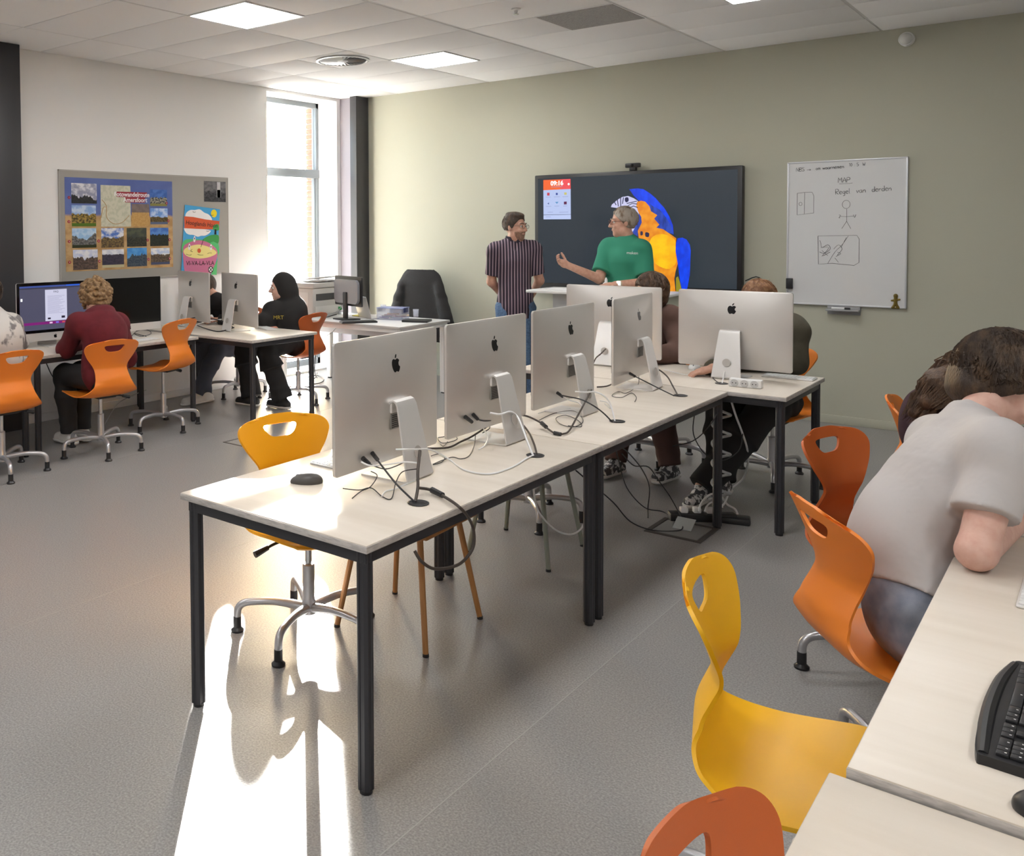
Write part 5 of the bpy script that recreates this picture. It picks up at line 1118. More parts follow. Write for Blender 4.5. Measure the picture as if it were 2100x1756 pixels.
# olive jacket
olv = mat('olive_jacket', (.095, .085, .060), .9, noise=(14, (.075, .065, .045), .4, .7), bump=(500, .2))
J = dict(fwd=(-.1, -1), pel=(-1.70, 6.28, .54), nek=(-1.711, 6.148, 1.019), hed=(-1.708, 6.091, 1.172), hf=(-.45, -.85, -.35), bend=(0, .06, 0), sR=(-1.866, 6.075, 0.978), sL=(-1.533, 6.184, 0.997),
 eR=(-1.836, 5.985, 0.765), eL=(-1.506, 6.147, 0.808), wR=(-1.826, 5.606, 0.800), wL=(-1.807, 5.890, 0.810), kR=(-1.85, 5.85, .52), kL=(-1.62, 5.85, .51), aR=(-1.787, 5.657, 0.120), aL=(-1.847, 5.495, 0.100))
J['hdR'] = -IMR*.9+IMD*.2+np.array((0, 0, -.25)); J['curlR'] = .5
person('person in an olive jacket and black trousers behind the computer with the white socket strip', J, .0075,
 [clip_pel(trousers(black_cloth, wide=.022, flare=.012), J, (0, 0, 1), .05), dict(name='jacket', mat=olv, on={**TORSO, 'torso': (.028, .034), **ARM(.028, .95)}, hem=(0, .06, .018), wr=.006, wf=26, seed=15, collar=(.04, .014))],
 dict(mat=hair_ginger, th=.020, front=.066, low=-.05, strands=260, len=.07, wr=.005), None, 1.06, True, 1.0, shoes=mat('patterned_shoe', (.06, .06, .065), .6))
# long haired person at the right
plum = mat('plum_knit', (.050, .020, .028), .95, bump=(400, .3))
J = dict(fwd=(.95, -.1), pel=(-.52, 4.86, .54), nek=(-0.495, 4.507, 0.921), hed=(-0.336, 4.521, 1.072), hf=(.82, -.15, -.50), hu=(.55, 0, .8), bend=(-.07, 0, -.02), sR=(-0.533, 4.307, 0.821), sL=(-0.628, 4.691, 0.809),
 eR=(-0.400, 4.293, 0.843), eL=(-0.452, 4.845, 0.760), wR=(-0.273, 4.405, 0.823), wL=(-0.320, 4.895, 0.749), kR=(-.10, 4.78, .50), kL=(-.10, 4.96, .50), aR=(-.12, 4.76, .09), aL=(-.12, 4.98, .09))
person('long haired person in a plum top leaning over the far right table', J, .008,
 [clip_pel(trousers(black_cloth), J, (0, 0, 1), .05), dict(name='top', mat=plum, on={**TORSO, 'torso': (.02, .024), **ARM()}, hem=(0, .05, .012), wr=.005)],
 dict(mat=hair_mid, th=.022, front=.064, low=-.09, strands=900, len=.13, wr=.004, wf=50, locks=[((-0.460, 4.465, 1.078), (-0.537, 4.340, 1.016), .078, .058), ((-0.537, 4.340, 1.016), (-0.604, 4.222, 0.912), .055, .028), ((-0.488, 4.358, 1.044), (-0.558, 4.225, 0.963), .058, .038)], lock_strands=110), None, 1.0, False, 1.05, shoes=shoe_dark)
# grey shirt in the foreground
gry = mat('pale_grey_jersey', (.48, .455, .45), .92, bump=(11, .55, (1, 1, .6)))
J = dict(fwd=(.93, .37), pel=(-.42, 2.99, .575), nek=(-0.331, 3.239, 1.047), hed=(-0.267, 3.382, 1.176), hf=(.80, .18, -.55), hu=(.62, .12, .75), bend=(-.012, -.0, .0), bendw=(-.075, -.025, .01), sR=(-0.235, 3.029, 1.026), sL=(-0.425, 3.393, 0.964),
 eR=(-0.272, 2.880, 0.800), eL=(-0.310, 3.633, 0.780), wR=(-0.209, 3.352, 0.790), wL=(-0.212, 3.655, 0.794), kR=(-.10, 2.98, .53), kL=(-.14, 3.16, .53), aR=(-.16, 2.98, .09), aL=(-.2, 3.2, .09), hR=(-.38, 2.91, .555), hL=(-.46, 3.09, .555))
upv = nv(np.array(J['nek'])-np.array(J['pel']))
pr, off, hd = person('person in a pale grey t-shirt and jeans leaning over the right hand table', J, .0065,
 [dict(name='jeans', mat=denim_pale, vox=.007, seed=6, on={'thigh': (.016, .016), 'calf': (.012, .012), 'torso': (.010, .0)}, wr=.003, wf=40, cuts=[(np.array(J['pel'])+upv*.15, upv, ('torso',))]),
  dict(name='t_shirt', mat=gry, on={**TORSO, 'torso': (.020, .022), 'armu': (.024, .030, .62)}, cuts=[(np.array(J['pel'])+upv*.045, -nv(upv+np.array((-.1, 0, .25))), ('torso',))], wr=.008, wf=24, seed=21, collar=(.035, .010))],
 dict(mat=hair_brown, th=.022, front=.066, low=-.085, strands=1700, len=.085, wr=.003, wf=50, vox=.006, ells=[((0, -.045, -.040), (.078, .068, .065))]), skin_pale, 1.04, True, 1.10, shoes=shoe_dark)
# ---------------------------------------------------------------- lectern, teacher's desk and what stands there
t = thing('standing_desk', 'white height adjustable standing desk before the touch screen, behind the middle computers', 'desk', (-3.30, 7.36, 0))
ob('desktop', MB().box((-.60, -.25, 1.085), (.60, .27, 1.11), .006), white_plastic, t)
ob('apron_box', MB().box((-.42, -.10, .93), (.42, .16, 1.084), .006), mat('pale_grey_metal', (.50, .51, .52), .5), t)
ob('column', MB().box((-.36, -.02, .05), (-.28, .06, .93), .004), white_plastic, t); ob('column', MB().box((.28, -.02, .05), (.36, .06, .93), .004), white_plastic, t)
ob('foot', MB().box((-.37, -.25, 0), (-.27, .27, .05), .01), white_plastic, t); ob('foot', MB().box((.27, -.25, 0), (.37, .27, .05), .01), white_plastic, t)
t = thing('spray_bottle', 'small white bottle with a nozzle on the white standing desk', 'bottle', (*(-3.339, 7.500, 1.162)[:2], 1.11))
ob('bottle_body', MB().lathe([(.030, 0), (.032, .01), (.032, .045), (.022, .06), (.012, .066)], n=18), white_plastic, t); ob('nozzle', MB().lathe([(.013, .064), (.012, .085), (.004, .105)], n=14), white_plastic, t)
o = ob('paper_sheet', MB().box((-.11, -.15, 0), (.11, .15, .003), 0, Matrix.Translation((-3.68, 7.34, 1.111)) @ Matrix.Rotation(.3, 4, 'Z')), paper); tag(o, 'white sheet of paper lying on the white standing desk', 'paper')
TD = .735
t = make_table('teacher_desk', 'white metal framed desk by the window with monitor and laptop', (-5.83, 7.21, 0), 1.60, .84, TD, False, None, mat('white_laminate', (.74, .735, .73), .35), white_plastic, mat('worn_grey_edge', (.52, .50, .48), .5), .06)
ob('cable_tray', MB().box((-.60, -.02, TD-.17), (.60, .10, TD-.10), .004), mat('tray_metal', (.45, .45, .46), .5), t)
t = thing('monitor', 'black monitor with silver back on the white desk by the window', 'monitor', (*(-5.875, 7.068, 0.735)[:2], TD), D(72))
ob('panel_back', MB().prism(rrect(.50, .30, .012, 3, 0, .29), (-.012, 0, 0), (0, 1, 0), (0, 0, 1), .016), black_plastic, t)
ob('back_shell', MB().prism(rrect(.44, .24, .05, 4, 0, .285), (-.012, 0, 0), (0, -1, 0), (0, 0, 1), .03), mat('monitor_back', (.26, .27, .29), .3), t)
ob('display_glass', MB().prism(rrect(.48, .275, .006, 3, 0, .292), (.0042, 0, 0), (0, 1, 0), (0, 0, 1), .001), black_gloss, t)
ob('stand_neck', MB().box((-.055, -.035, .0), (-.030, .035, .28), .006), black_plastic, t); ob('stand_foot', MB().box((-.13, -.11, 0), (.07, .11, .012), .005), black_plastic, t)
t = thing('laptop', 'open silver laptop behind the monitor on the white desk', 'laptop', (*(-5.826, 7.293, 0.735)[:2], TD), D(62))
ob('keyboard_base', MB().box((-.02, -.17, 0), (.22, .17, .015), .004), alu, t)
ob('lid', MB().box((-.004, -.17, 0), (.004, .17, .225), .003, Matrix.Translation((-.02, 0, .012)) @ Matrix.Rotation(-.28, 4, 'Y')), alu, t)
ob('lid_screen', MB().box((.0041, -.16, .012), (.0048, .16, .215), 0, Matrix.Translation((-.02, 0, .012)) @ Matrix.Rotation(-.28, 4, 'Y')), black_gloss, t)
clear = see_through('clear_plastic', (.93, .94, .98), .22, .15)
bx = np.array((-5.519, 7.335, 0.735)); t = thing('storage_box', 'clear plastic box with blue lid clips full of markers on the white desk', 'box', (bx[0], bx[1], TD), D(12))
for q, g in (('box_bottom', MB().box((-.13, -.09, 0), (.13, .09, .004))), ('box_side', MB().box((-.135, -.094, .002), (.135, -.090, .115))), ('box_side', MB().box((-.135, .090, .002), (.135, .094, .115))), ('box_side', MB().box((-.139, -.094, .002), (-.135, .094, .115))), ('box_side', MB().box((.135, -.094, .002), (.139, .094, .115)))): ob(q, g, clear, t, smooth=0)
ob('lid', MB().box((-.142, -.098, .116), (.142, .098, .124), .003), see_through('blue_clear_plastic', (.55, .60, .85), .5, .2), t); ob('clip', MB().box((.139, -.05, .075), (.147, .05, .122), .003), mat('navy_clip', (.02, .03, .12), .4), t); ob('clip', MB().box((-.147, -.05, .075), (-.139, .05, .122), .003), MATS['navy_clip'], t)
for q, (cc, nm) in enumerate((((.10, .05, .30), 'violet'), ((.02, .03, .10), 'navy'), ((.30, .03, .05), 'dark red'), ((.55, .22, .04), 'orange'), ((.05, .10, .25), 'blue'), ((.20, .02, .12), 'purple'), ((.60, .45, .30), 'beige'))):
    a = -.9+.35*q; M_ = Matrix.Translation((bx[0]+.03*(q-3), bx[1]-.03+.012*q, TD+.016+.013*(q % 4))) @ Matrix.Rotation(D(12)+a*.35, 4, 'Z')
    o = ob('marker', MB().tube([tuple(M_ @ Vector((-.065, 0, 0))), tuple(M_ @ Vector((.065, 0, 0)))], .008, 8), mat('marker_'+nm.replace(' ', '_'), cc, .4)); tag(o, nm+' marker inside the clear plastic box on the white desk', 'marker', 'markers in the clear box')
o = ob('notebook', MB().box((-.13, -.09, 0), (.13, .09, .022), .005, Matrix.Translation((*(-5.187, 7.284, 0.735)[:2], TD)) @ Matrix.Rotation(D(20), 4, 'Z')), black_plastic); tag(o, 'flat black case lying right of the clear plastic box', 'case')
for (u_, lab) in (((-5.481, 7.680, 0.735), 'small clear cup standing on the black case side of the white desk'), ((-6.089, 7.916, 0.735), 'small clear cup standing behind the clear plastic box')):
    o = ob('cup', MB().lathe([(.026, 0), (.032, .08), (.030, .08), (.025, .004)], (u_[0], u_[1], TD if 'behind' in lab else TD+.0), 16), clear); tag(o, lab, 'cup')
gb = (-6.290, 7.412, 0.735); t = thing('glue_pot', 'small pot with green cap left of the monitor foot', 'bottle', (gb[0], gb[1], TD)); ob('pot', MB().lathe([(.022, 0), (.022, .05)], n=14), clear, t); ob('cap', MB().lathe([(.024, .05), (.024, .085)], n=14), mat('green_cap', (.02, .25, .06), .4), t)
t = thing('keyboard', 'dark keyboard before the monitor on the white desk', 'keyboard', (*(-5.589, 6.865, 0.735)[:2], TD), D(-35)); ob('case', MB().box((-.06, -.18, 0), (.06, .18, .016), .004), black_plastic, t); ob('key_field', MB().box((-.05, -.17, .0155), (.05, .17, .021), .002), mat('key_grey', (.05, .05, .05), .6), t)
o = ob('notepad', MB().box((-.05, -.07, 0), (.05, .07, .01), 0, Matrix.Translation((*(-6.015, 7.414, 0.735)[:2], TD))), mat('yellow_paper', (.62, .50, .08), .7)); tag(o, 'yellow notepad lying between the monitor and the laptop', 'notepad')
# printer by the window
t = thing('printer', 'bulky off white printer beside the window behind the person with hood up', 'printer', (-6.60, 7.22, TD))
pr_m = mat('printer_plastic', (.50, .49, .46), .5)
ob('printer_body', MB().box((-.02, -.23, 0), (.30, .24, .30), .012), pr_m, t); ob('scanner_lid', MB().box((-.02, -.235, .302), (.31, .245, .355), .010), pr_m, t)
ob('side_panel', MB().box((.02, -.236, .05), (.24, -.229, .26), .003), mat('printer_panel', (.57, .56, .53), .5), t); ob('paper_drawer', MB().box((.299, -.20, .03), (.309, .21, .11), .004), MATS['printer_panel'], t); ob('output_slot', MB().box((.298, -.18, .17), (.304, .19, .24), .002), mat('slot_dark', (.06, .06, .06), .6), t); ob('control_panel', MB().box((.22, .10, .31), (.33, .24, .365), .006), grey_plastic, t)
o = ob('paper_stack', MB().box((-.12, -.17, 0), (.16, .17, .010), 0, Matrix.Translation((-6.46, 7.28, TD+.39)) @ Matrix.Rotation(-.12, 4, 'Y') @ Matrix.Rotation(.2, 4, 'Z')).box((-.14, -.14, -.022), (.15, .16, -.012), 0, Matrix.Translation((-6.46, 7.26, TD+.385)) @ Matrix.Rotation(-.05, 4, 'Y')), paper); tag(o, 'loose white papers lying on top of the printer by the window', 'papers')
# office chair with a black jacket
jc = (-5.86, 8.02)
t = thing('office_chair', 'black office chair under the draped jacket behind the white desk', 'chair', (jc[0], jc[1], 0), D(-80))
ob('seat', MB().box((-.23, -.23, .44), (.24, .23, .52), .03), black_cloth, t); ob('backrest', MB().box((-.27, -.21, .60), (-.21, .21, 1.02), .025), black_cloth, t); ob('back_bar', MB().box((-.25, -.03, .40), (-.22, .03, .70), .006), black_plastic, t); ob('column', MB().lathe([(.03, .10), (.03, .30), (.018, .30), (.018, .44)], n=14), black_plastic, t)
for k in range(5):
    a = 2*pi*k/5; lg = ob('base_leg', MB().tube([(0, 0, .12), (.15*math.cos(a), .15*math.sin(a), .10), (.28*math.cos(a), .28*math.sin(a), .07)], [.025, .018, .015], 8), black_plastic, t); cs = MB().lathe([(.026, -.012), (.028, 0), (.026, .012)], n=14); cs.v = [(x+.28*math.cos(a), z, y+.028) for x, y, z in cs.v]; cs.v = [(x, z+.28*math.sin(a), y) for x, z, y in cs.v]; ob('castor', cs, black_plastic, lg)
F = Field((jc[0]-.55, jc[1]-.3, .40), (jc[0]+.55, jc[1]+.55, 1.2), .010); by = jc[1]+.20
lt = np.array((1.0, .18, 0)); lt /= np.linalg.norm(lt); nn = np.array((-.18, 1.0, 0)); nn /= np.linalg.norm(nn); B0 = np.array((jc[0]+.05, by+.02, 0))
def bp(x, y, z): return B0+lt*x+nn*y+np.array((0, 0, z))
F.cone(bp(-.20, 0, 1.03), bp(.20, 0, 1.03), .05, .05, .05); F.cone(bp(0, 0, 1.0), bp(0, 0, .62), .26, .33, .05, lt, .24); F.cone(bp(-.22, -.03, 1.0), bp(-.33, -.06, .56), .055, .075, .05); F.cone(bp(.22, -.03, 1.0), bp(.36, -.06, .56), .055, .075, .05);
F.wrinkle(.008, 26, 4)
o = ob('jacket', F.mesh('jacket', mat('black_jacket', (.020, .019, .020), .85, bump=(120, .3)))); tag(o, 'black jacket draped over the office chair behind the white desk', 'jacket')

# ---------------------------------------------------------------- keyboards, mice and small things on the tables
key_w = mat('white_key', (.72, .72, .72), .45); key_b = mat('black_key', (.020, .020, .022), .42)
def keyboard(label, loc, rz, L=.43, Wk=.115, white=True, rows=6, cols=18, name='keyboard'):
    t = thing(name, label, 'keyboard', loc, rz, None); th = .008 if white else .020
    ob('case', MB().box((-Wk/2, -L/2, 0), (Wk/2, L/2, th), .004), alu_stand if white else black_plastic, t)
    px_, py_ = (Wk-.008)/rows, (L-.010)/cols
    km = MB().box((-px_*.44, -py_*.44, 0), (px_*.44, py_*.44, .004), .0012).mesh('key', key_w if white else key_b)
    for r_ in range(rows):
        for c_ in range(cols):
            if r_ == 0 and 5 <= c_ <= 8 and L < .5:
                if c_ == 5:
                    o = bpy.data.objects.new('key', km); COL.objects.link(o); o.parent = t; o.location = (-Wk/2+.004+px_*.5, -L/2+.005+py_*7, th-.001); o.scale = (1, 4.1, 1)
                continue
            o = bpy.data.objects.new('key', km); COL.objects.link(o); o.parent = t; o.location = (-Wk/2+.004+px_*(r_+.5), -L/2+.005+py_*(c_+.5), th-.001)
    return t
keyboard('slim white keyboard behind the nearest silver computer on the sunlit table', (-2.275, 2.70, .75), R180, .28, .115, cols=14)
keyboard('slim white keyboard at the right edge, beside the elbow of the grey shirt person', (-.115, 2.86, .75), 0, .40, .12)
keyboard('slim white keyboard before the computer with the lit document', (-6.12, 4.02, .735), R180, .28, .115, cols=14)
keyboard('slim white keyboard before the computer with the blank black screen', (-6.12, 4.66, .735), R180, .28, .115, cols=14)
keyboard('silver keyboard at the right end of the crosswise middle table', (*(-1.468, 5.847, 0.750)[:2], .75), D(-90), .28, .115, cols=14)
keyboard('slim keyboard on the crosswise table before the person with hood up', (*(-5.881, 5.875, 0.745)[:2], .745), D(70), .28, .115, cols=14)
# big black keyboard near the right edge
t = thing('keyboard', 'large black keyboard with rounded wrist rest near the right edge', 'keyboard', (-.168, 2.075, .75), D(-1))
out = crom([(0, -.222), (.02, -.231), (.10, -.232), (.175, -.228), (.19, -.20), (.192, 0), (.19, .20), (.175, .228), (.10, .226), (.035, .222), (.012, .205), (-.006, .10), (-.010, 0), (-.008, -.12)], 4)
ob('case', MB().prism(out, (0, 0, 0), (1, 0, 0), (0, 1, 0), .017), black_plastic, t, smooth=.5)
ob('wrist_rest', MB().tube([(.010, -.222, .011), (.002, -.10, .012), (0, 0, .012), (.004, .11, .012), (.016, .205, .011)], [.010, .013, .013, .012, .009], 10, smooth=4), black_plastic, t)
def key(x0, x1, y0, y1, h=.006): 
    w, l = x1-x0, y1-y0; g = MB().box((-w/2, -l/2, 0), (w/2, l/2, h), .0018); nm = (round(w, 4), round(l, 4))
    if nm not in KM: KM[nm] = g.mesh('key', key_b)
    o = bpy.data.objects.new('key', KM[nm]); COL.objects.link(o); o.parent = t; o.location = ((x0+x1)/2, (y0+y1)/2, .0165); return o
KM = {}; u = .0186; y_r = -.222; lg = []
def mark(x, y, s_='.', w=.003): lg.append((x, y, w))
for r_, row in enumerate(([1, 1, 1.5, 6, 1.5, 1, 1.2, 1.2], [2.5]+[1]*10+[2.0], [2]+[1]*11+[1.6], [1.5]+[1]*12+[1.2], [2]+[1]*13)):   # main block, from the user's right hand side
    y = y_r+7.6*u; x = .026+r_*.0195; tot = sum(row); sc_ = 14.6/tot
    for w in row:
        key(x+.0006, x+.0185, y+.0006, y+w*u*sc_-.0006); mark(x+.012, y+w*u*sc_*.5); y += w*u*sc_
for r_, row in enumerate(([(0, 1), (1, 1), (2, 2)], [(0, 1), (1, 1), (2, 1), (3, 1)], [(0, 1), (1, 1), (2, 1), (3, 1)], [(0, 1), (1, 1), (2, 1), (3, 1)], [(0, 1), (1, 1), (2, 1), (3, 1)])):
    for (q, w) in row: key(.026+r_*.0195+.0006, .026+r_*.0195+.0185, y_r+.004+q*u*.88+.0006, y_r+.004+(q+w)*u*.88-.0006); mark(.026+r_*.0195+.012, y_r+.004+(q+w*.5)*u*.88)
for (r_, q) in ((0, 0), (0, 1), (0, 2), (1, 1), (3, 0), (3, 1), (3, 2), (4, 0), (4, 1), (4, 2)): key(.026+r_*.0195+.0006, .026+r_*.0195+.0185, y_r+4.0*u+q*u+.0006, y_r+5.0*u+q*u-.0006); mark(.026+r_*.0195+.012, y_r+4.5*u+q*u)
for q in range(16): key(.132, .144, y_r+.01+q*.0275, y_r+.032+q*.0275, .004)
g = MB()
for (x, y, w) in lg: g.box((x, y-.0012, .0226), (x+.0032, y+.0014, .0229))
ob('key_legends', g, mat('legend_white', (.7, .7, .7), .5), t, smooth=0)
def mouse(label, loc, rz, m, name='mouse'):
    t = thing(name, label, 'mouse', loc, rz)
    F = Field((-.075, -.05, -.01), (.075, .05, .06), .0035); F.ell((0, 0, .004), np.eye(3), (.058, .032, .027), .01, 'u', [((0, 0, 0), (0, 0, -1))]); F.ell((-.012, 0, .008), np.eye(3), (.044, .033, .026), .015, 'u', [((0, 0, 0), (0, 0, -1))])
    ob('mouse_shell', F.mesh('mouse_shell', m), None, t); wh = MB().lathe([(.008, -.003), (.009, 0), (.008, .003)], n=12); wh.v = [(x+.030, z, y+.0235) for x, y, z in wh.v]; ob('scroll_wheel', wh, grey_plastic, t)
    ob('button_gap', MB().tube([(.05, 0, .0155), (.036, 0, .0240), (.012, 0, .0325)], .0008, 4, smooth=2), grey_plastic, t)
    return t
mouse('dark grey mouse on the sunlit front table', (*(-2.170, 2.364, 0.750)[:2], .75), D(222), mat('dark_grey_mouse', (.075, .068, .062), .4))
mouse('black mouse cut by the right edge, right of the large black keyboard', (-.055, 1.745, .75), D(0), black_plastic)
mouse('pale mouse beneath the hand of the person in the olive jacket', (*(-2.016, 5.841, 0.750)[:2], .75), D(-80), white_plastic)
ps = (-1.567, 5.363, 0.750); t = thing('power_strip', 'white three socket strip on the crosswise middle table', 'socket strip', (ps[0], ps[1], .75), D(4))
ob('strip_body', MB().box((-.085, -.028, 0), (.085, .022, .046), .006), white_plastic, t)
for k in range(3):
    rr = MB().lathe([(.0205, 0), (.0195, .002)], n=20); rr.v = [(a-.055+.052*k, -.0285-c_, b+.023) for a, b, c_ in rr.v]; so = ob('socket', rr, mat('socket_grey', (.55, .55, .55), .5), t)
    for sx in (-.0085, .0085): hh = MB().lathe([(.003, 0), (.003, .001)], n=8); hh.v = [(a-.055+.052*k+sx, -.0308-c_, b+.023) for a, b, c_ in hh.v]; ob('socket_hole', hh, black_plastic, so)
# grommets in the table tops
def grommet(label, p, filled):
    t = thing('cable_grommet', label, 'grommet', (p[0], p[1], p[2]))
    ob('ring', MB().lathe([(.026, .0005), (.034, .0005), (.036, .003), (.030, .0045), (.026, .003)], n=28), black_plastic, t); ob('opening', MB().lathe([(.0265, .0), (.0265, .0012)], n=24), mat('grommet_dark', (.012, .011, .010), .7) if filled else mat('grommet_brown', (.16, .11, .06), .6), t)
grommet('black round cable grommet in front of the nearest computer', (-1.720, 2.419, 0.750), 1); grommet('black round cable grommet in front of the second computer of the row', (-1.728, 3.228, 0.750), 1)
grommet('brown cable grommet in front of the third computer of the row', (-1.742, 4.039, 0.750), 0); grommet('brown cable grommet in front of the fourth computer of the row', (-1.751, 4.870, 0.750), 0); grommet('small cable grommet left of the white socket strip', (-1.708, 5.394, 0.750), 1)
# floor boxes
t = thing('floor_box', 'flush floor socket box with open lid and cables beneath the middle tables', 'floor box', (-1.77, 4.95, 0))
fb = mat('floor_box_frame', (.07, .06, .055), .5)
g = MB()
for (a, b) in (((-.15, -.15), (.15, -.125)), ((-.15, .125), (.15, .15)), ((-.15, -.125), (-.125, .125)), ((.125, -.125), (.15, .125))): g.box((a[0], a[1], 0), (b[0], b[1], .004))
ob('box_frame', g, fb, t); ob('box_lid', MB().box((-.12, -.12, 0), (.12, .12, .003)), mat('box_lid_grey', (.22, .22, .21), .4), t); ob('box_flap', MB().box((-.05, .0, .003), (.05, .09, .006), 0, Matrix.Rotation(.5, 4, 'X')), mat('flap_clear', (.40, .43, .43), .2), t)
t = thing('floor_box', 'small flush floor socket box left of the yellow chair on the open floor', 'floor box', (-5.11, 4.84, 0)); g = MB()
for (a, b) in (((-.11, -.11), (.11, -.095)), ((-.11, .095), (.11, .11)), ((-.11, -.095), (-.095, .095)), ((.095, -.095), (.11, .095))): g.box((a[0], a[1], 0), (b[0], b[1], .003))
ob('box_frame', g, fb, t); ob('box_lid', MB().box((-.093, -.093, 0), (.093, .093, .002)), MATS['speckled_grey_vinyl'], t)
q = (-1.741, 5.185, 0.000); t = thing('power_strip', 'black power strip with white plugs on the floor beneath the crosswise table', 'socket strip', (q[0], q[1], 0), D(35)); ob('strip_body', MB().box((-.18, -.035, 0), (.18, .035, .045), .006), black_plastic, t)
for k in range(3): ob('plug', MB().box((-.12+.07*k, -.022, .0455), (-.08+.07*k, .022, .075), .006), white_plastic, t)
q = (-1.653, 5.237, 0.000); o = ob('cable_adapter', MB().box((-.09, -.05, 0), (.09, .05, .035), .01, Matrix.Translation((q[0]+.05, q[1]+.03, 0)) @ Matrix.Rotation(.3, 4, 'Z')), black_plastic); tag(o, 'black adapter block on the floor at the table leg beside the power strip', 'adapter')

# ---------------------------------------------------------------- cables
def cable(label, pts, r=.0028, m=None, n=7, blocks=(), sm=6):
    o = ob('cable', MB().tube(pts, r, n, smooth=sm), m or cable_black); tag(o, label, 'cable')
    for (a, b, w) in blocks: ob('plug', MB().tube([a, b], [w, w*.9], 8), black_plastic, o)
    return o
Z1_ = .7545
cable('thick black cable with a connector looping over the front table edge', [*[(-1.774, 2.495, 0.775), (-1.756, 2.532, 0.765), (-1.706, 2.521, 0.762), (-1.579, 2.449, 0.758)], *[(-1.592, 2.543, 0.675), (-1.585, 2.543, 0.614), (-1.585, 2.507, 0.583), (-1.585, 2.437, 0.571), (-1.585, 2.319, 0.594), (-1.600, 2.267, 0.628), (-1.620, 2.257, 0.660)]], .0052, cable_brown, 9, [((-1.743, 2.531, 0.766), (-1.688, 2.514, 0.762), .011)])
cable('black cable bundle rising from the front grommet to the first computer stand', [(-1.733, 2.420, 0.752), (-1.748, 2.456, 0.790), (-1.768, 2.484, 0.830), (-1.802, 2.539, 0.855), (-1.832, 2.587, 0.875)], .0055, cable_brown, 8)
cable('straight black cable from the first computer back down to the front grommet', [(-1.985, 2.524, 0.845), *[(-1.870, 2.423, 0.845), (-1.797, 2.407, 0.800), (-1.734, 2.419, 0.752)]], .0035, cable_black, 7, [((-1.987, 2.513, 0.858), (-1.980, 2.537, 0.828), .008)])
cable('short black plug lead at the lower back of the first computer', [(-1.987, 2.471, 0.840), *[(-1.943, 2.462, 0.830), (-1.951, 2.542, 0.800), (-1.968, 2.629, 0.790), (-1.959, 2.686, 0.800)]], .0022, cable_black, 6, [((-1.987, 2.460, 0.849), (-1.980, 2.487, 0.824), .009)])
cable('white cable plugged low into the first computer', [(-1.987, 2.452, 0.837), *[(-1.949, 2.456, 0.830), (-1.918, 2.499, 0.830), (-1.862, 2.539, 0.840), (-1.822, 2.555, 0.840)]], .003, cable_white, 7, [])
cable('white cable from the first computer stand sagging across the table to the second grommet', [*[(-1.848, 2.469, 0.900), (-1.819, 2.494, 0.900), (-1.860, 2.618, 0.870), (-1.901, 2.743, 0.840), (-1.931, 2.851, 0.800), (-1.945, 2.946, 0.754), (-1.819, 2.856, 0.754), (-1.721, 2.868, 0.754), (-1.705, 3.005, 0.754), (-1.724, 3.151, 0.756), (-1.730, 3.216, 0.754)]], .0034, cable_white)
cable('thin black cable squiggle before the first computer stand', [(-2.009, 2.376, 0.756), (-1.958, 2.402, 0.754), (-1.935, 2.441, 0.757), (-1.847, 2.392, 0.754), (-1.814, 2.398, 0.754), (-1.871, 2.498, 0.775), (-1.903, 2.580, 0.790), (-1.821, 2.553, 0.820)], .0018)
cable('thin forked black lead ending on the sunlit table', [(-1.915, 2.313, 0.754), (-1.939, 2.389, 0.756), (-1.941, 2.439, 0.758), (-1.955, 2.491, 0.770), (-1.983, 2.535, 0.775), (-2.016, 2.543, 0.780)], .0018)
cable('thin white lead curled at the first computer foot', [(-1.849, 2.390, 0.756), (-1.878, 2.447, 0.754), (-1.867, 2.487, 0.756), (-1.844, 2.528, 0.770), (-1.816, 2.537, 0.785)], .0024, cable_white)
cable('long black cable snaking from the first computer to the second grommet', [(-2.116, 3.025, 0.757), (-2.053, 3.098, 0.757), (-2.057, 3.200, 0.762), (-2.055, 3.272, 0.768), (-2.053, 3.368, 0.785), (-2.056, 3.453, 0.800), (-2.038, 3.539, 0.810), (-1.971, 3.537, 0.800), (-1.896, 3.477, 0.780), (-1.807, 3.363, 0.762), (-1.729, 3.242, 0.753)], .0042, cable_brown, 8)
cable('thin black loop between the first and second computer', [(-2.217, 3.247, 0.757), (-2.128, 3.160, 0.754), (-2.106, 3.201, 0.754), (-2.115, 3.262, 0.754), (-2.163, 3.306, 0.754), (-2.176, 3.250, 0.756), (-2.174, 3.199, 0.757), (-2.090, 3.114, 0.754), (-2.117, 3.191, 0.754)], .0018)
cable('thin black lead coiling right of the first computer stand', [(-2.035, 2.950, 0.754), (-2.029, 2.995, 0.754), (-1.981, 2.965, 0.754), (-1.949, 2.894, 0.754), (-1.957, 2.850, 0.754), (-1.962, 2.981, 0.754), (-1.920, 2.986, 0.754), (-1.920, 3.046, 0.754), (-1.985, 3.187, 0.757), (-2.053, 3.308, 0.770)], .0018)
cable('white charging lead with a plug end before the second computer', [(-1.945, 3.159, 0.754), (-1.961, 3.234, 0.756), (-1.983, 3.291, 0.775), (-2.043, 3.359, 0.790)], .0026, cable_white)
cable('black lead from the back of the second computer', [(-1.995, 3.211, 0.873), *[(-2.000, 3.261, 0.850), (-2.016, 3.357, 0.830), (-2.032, 3.496, 0.820), (-2.039, 3.593, 0.810)]], .0034, cable_black, 7, [((-1.998, 3.201, 0.885), (-1.990, 3.225, 0.861), .008)])
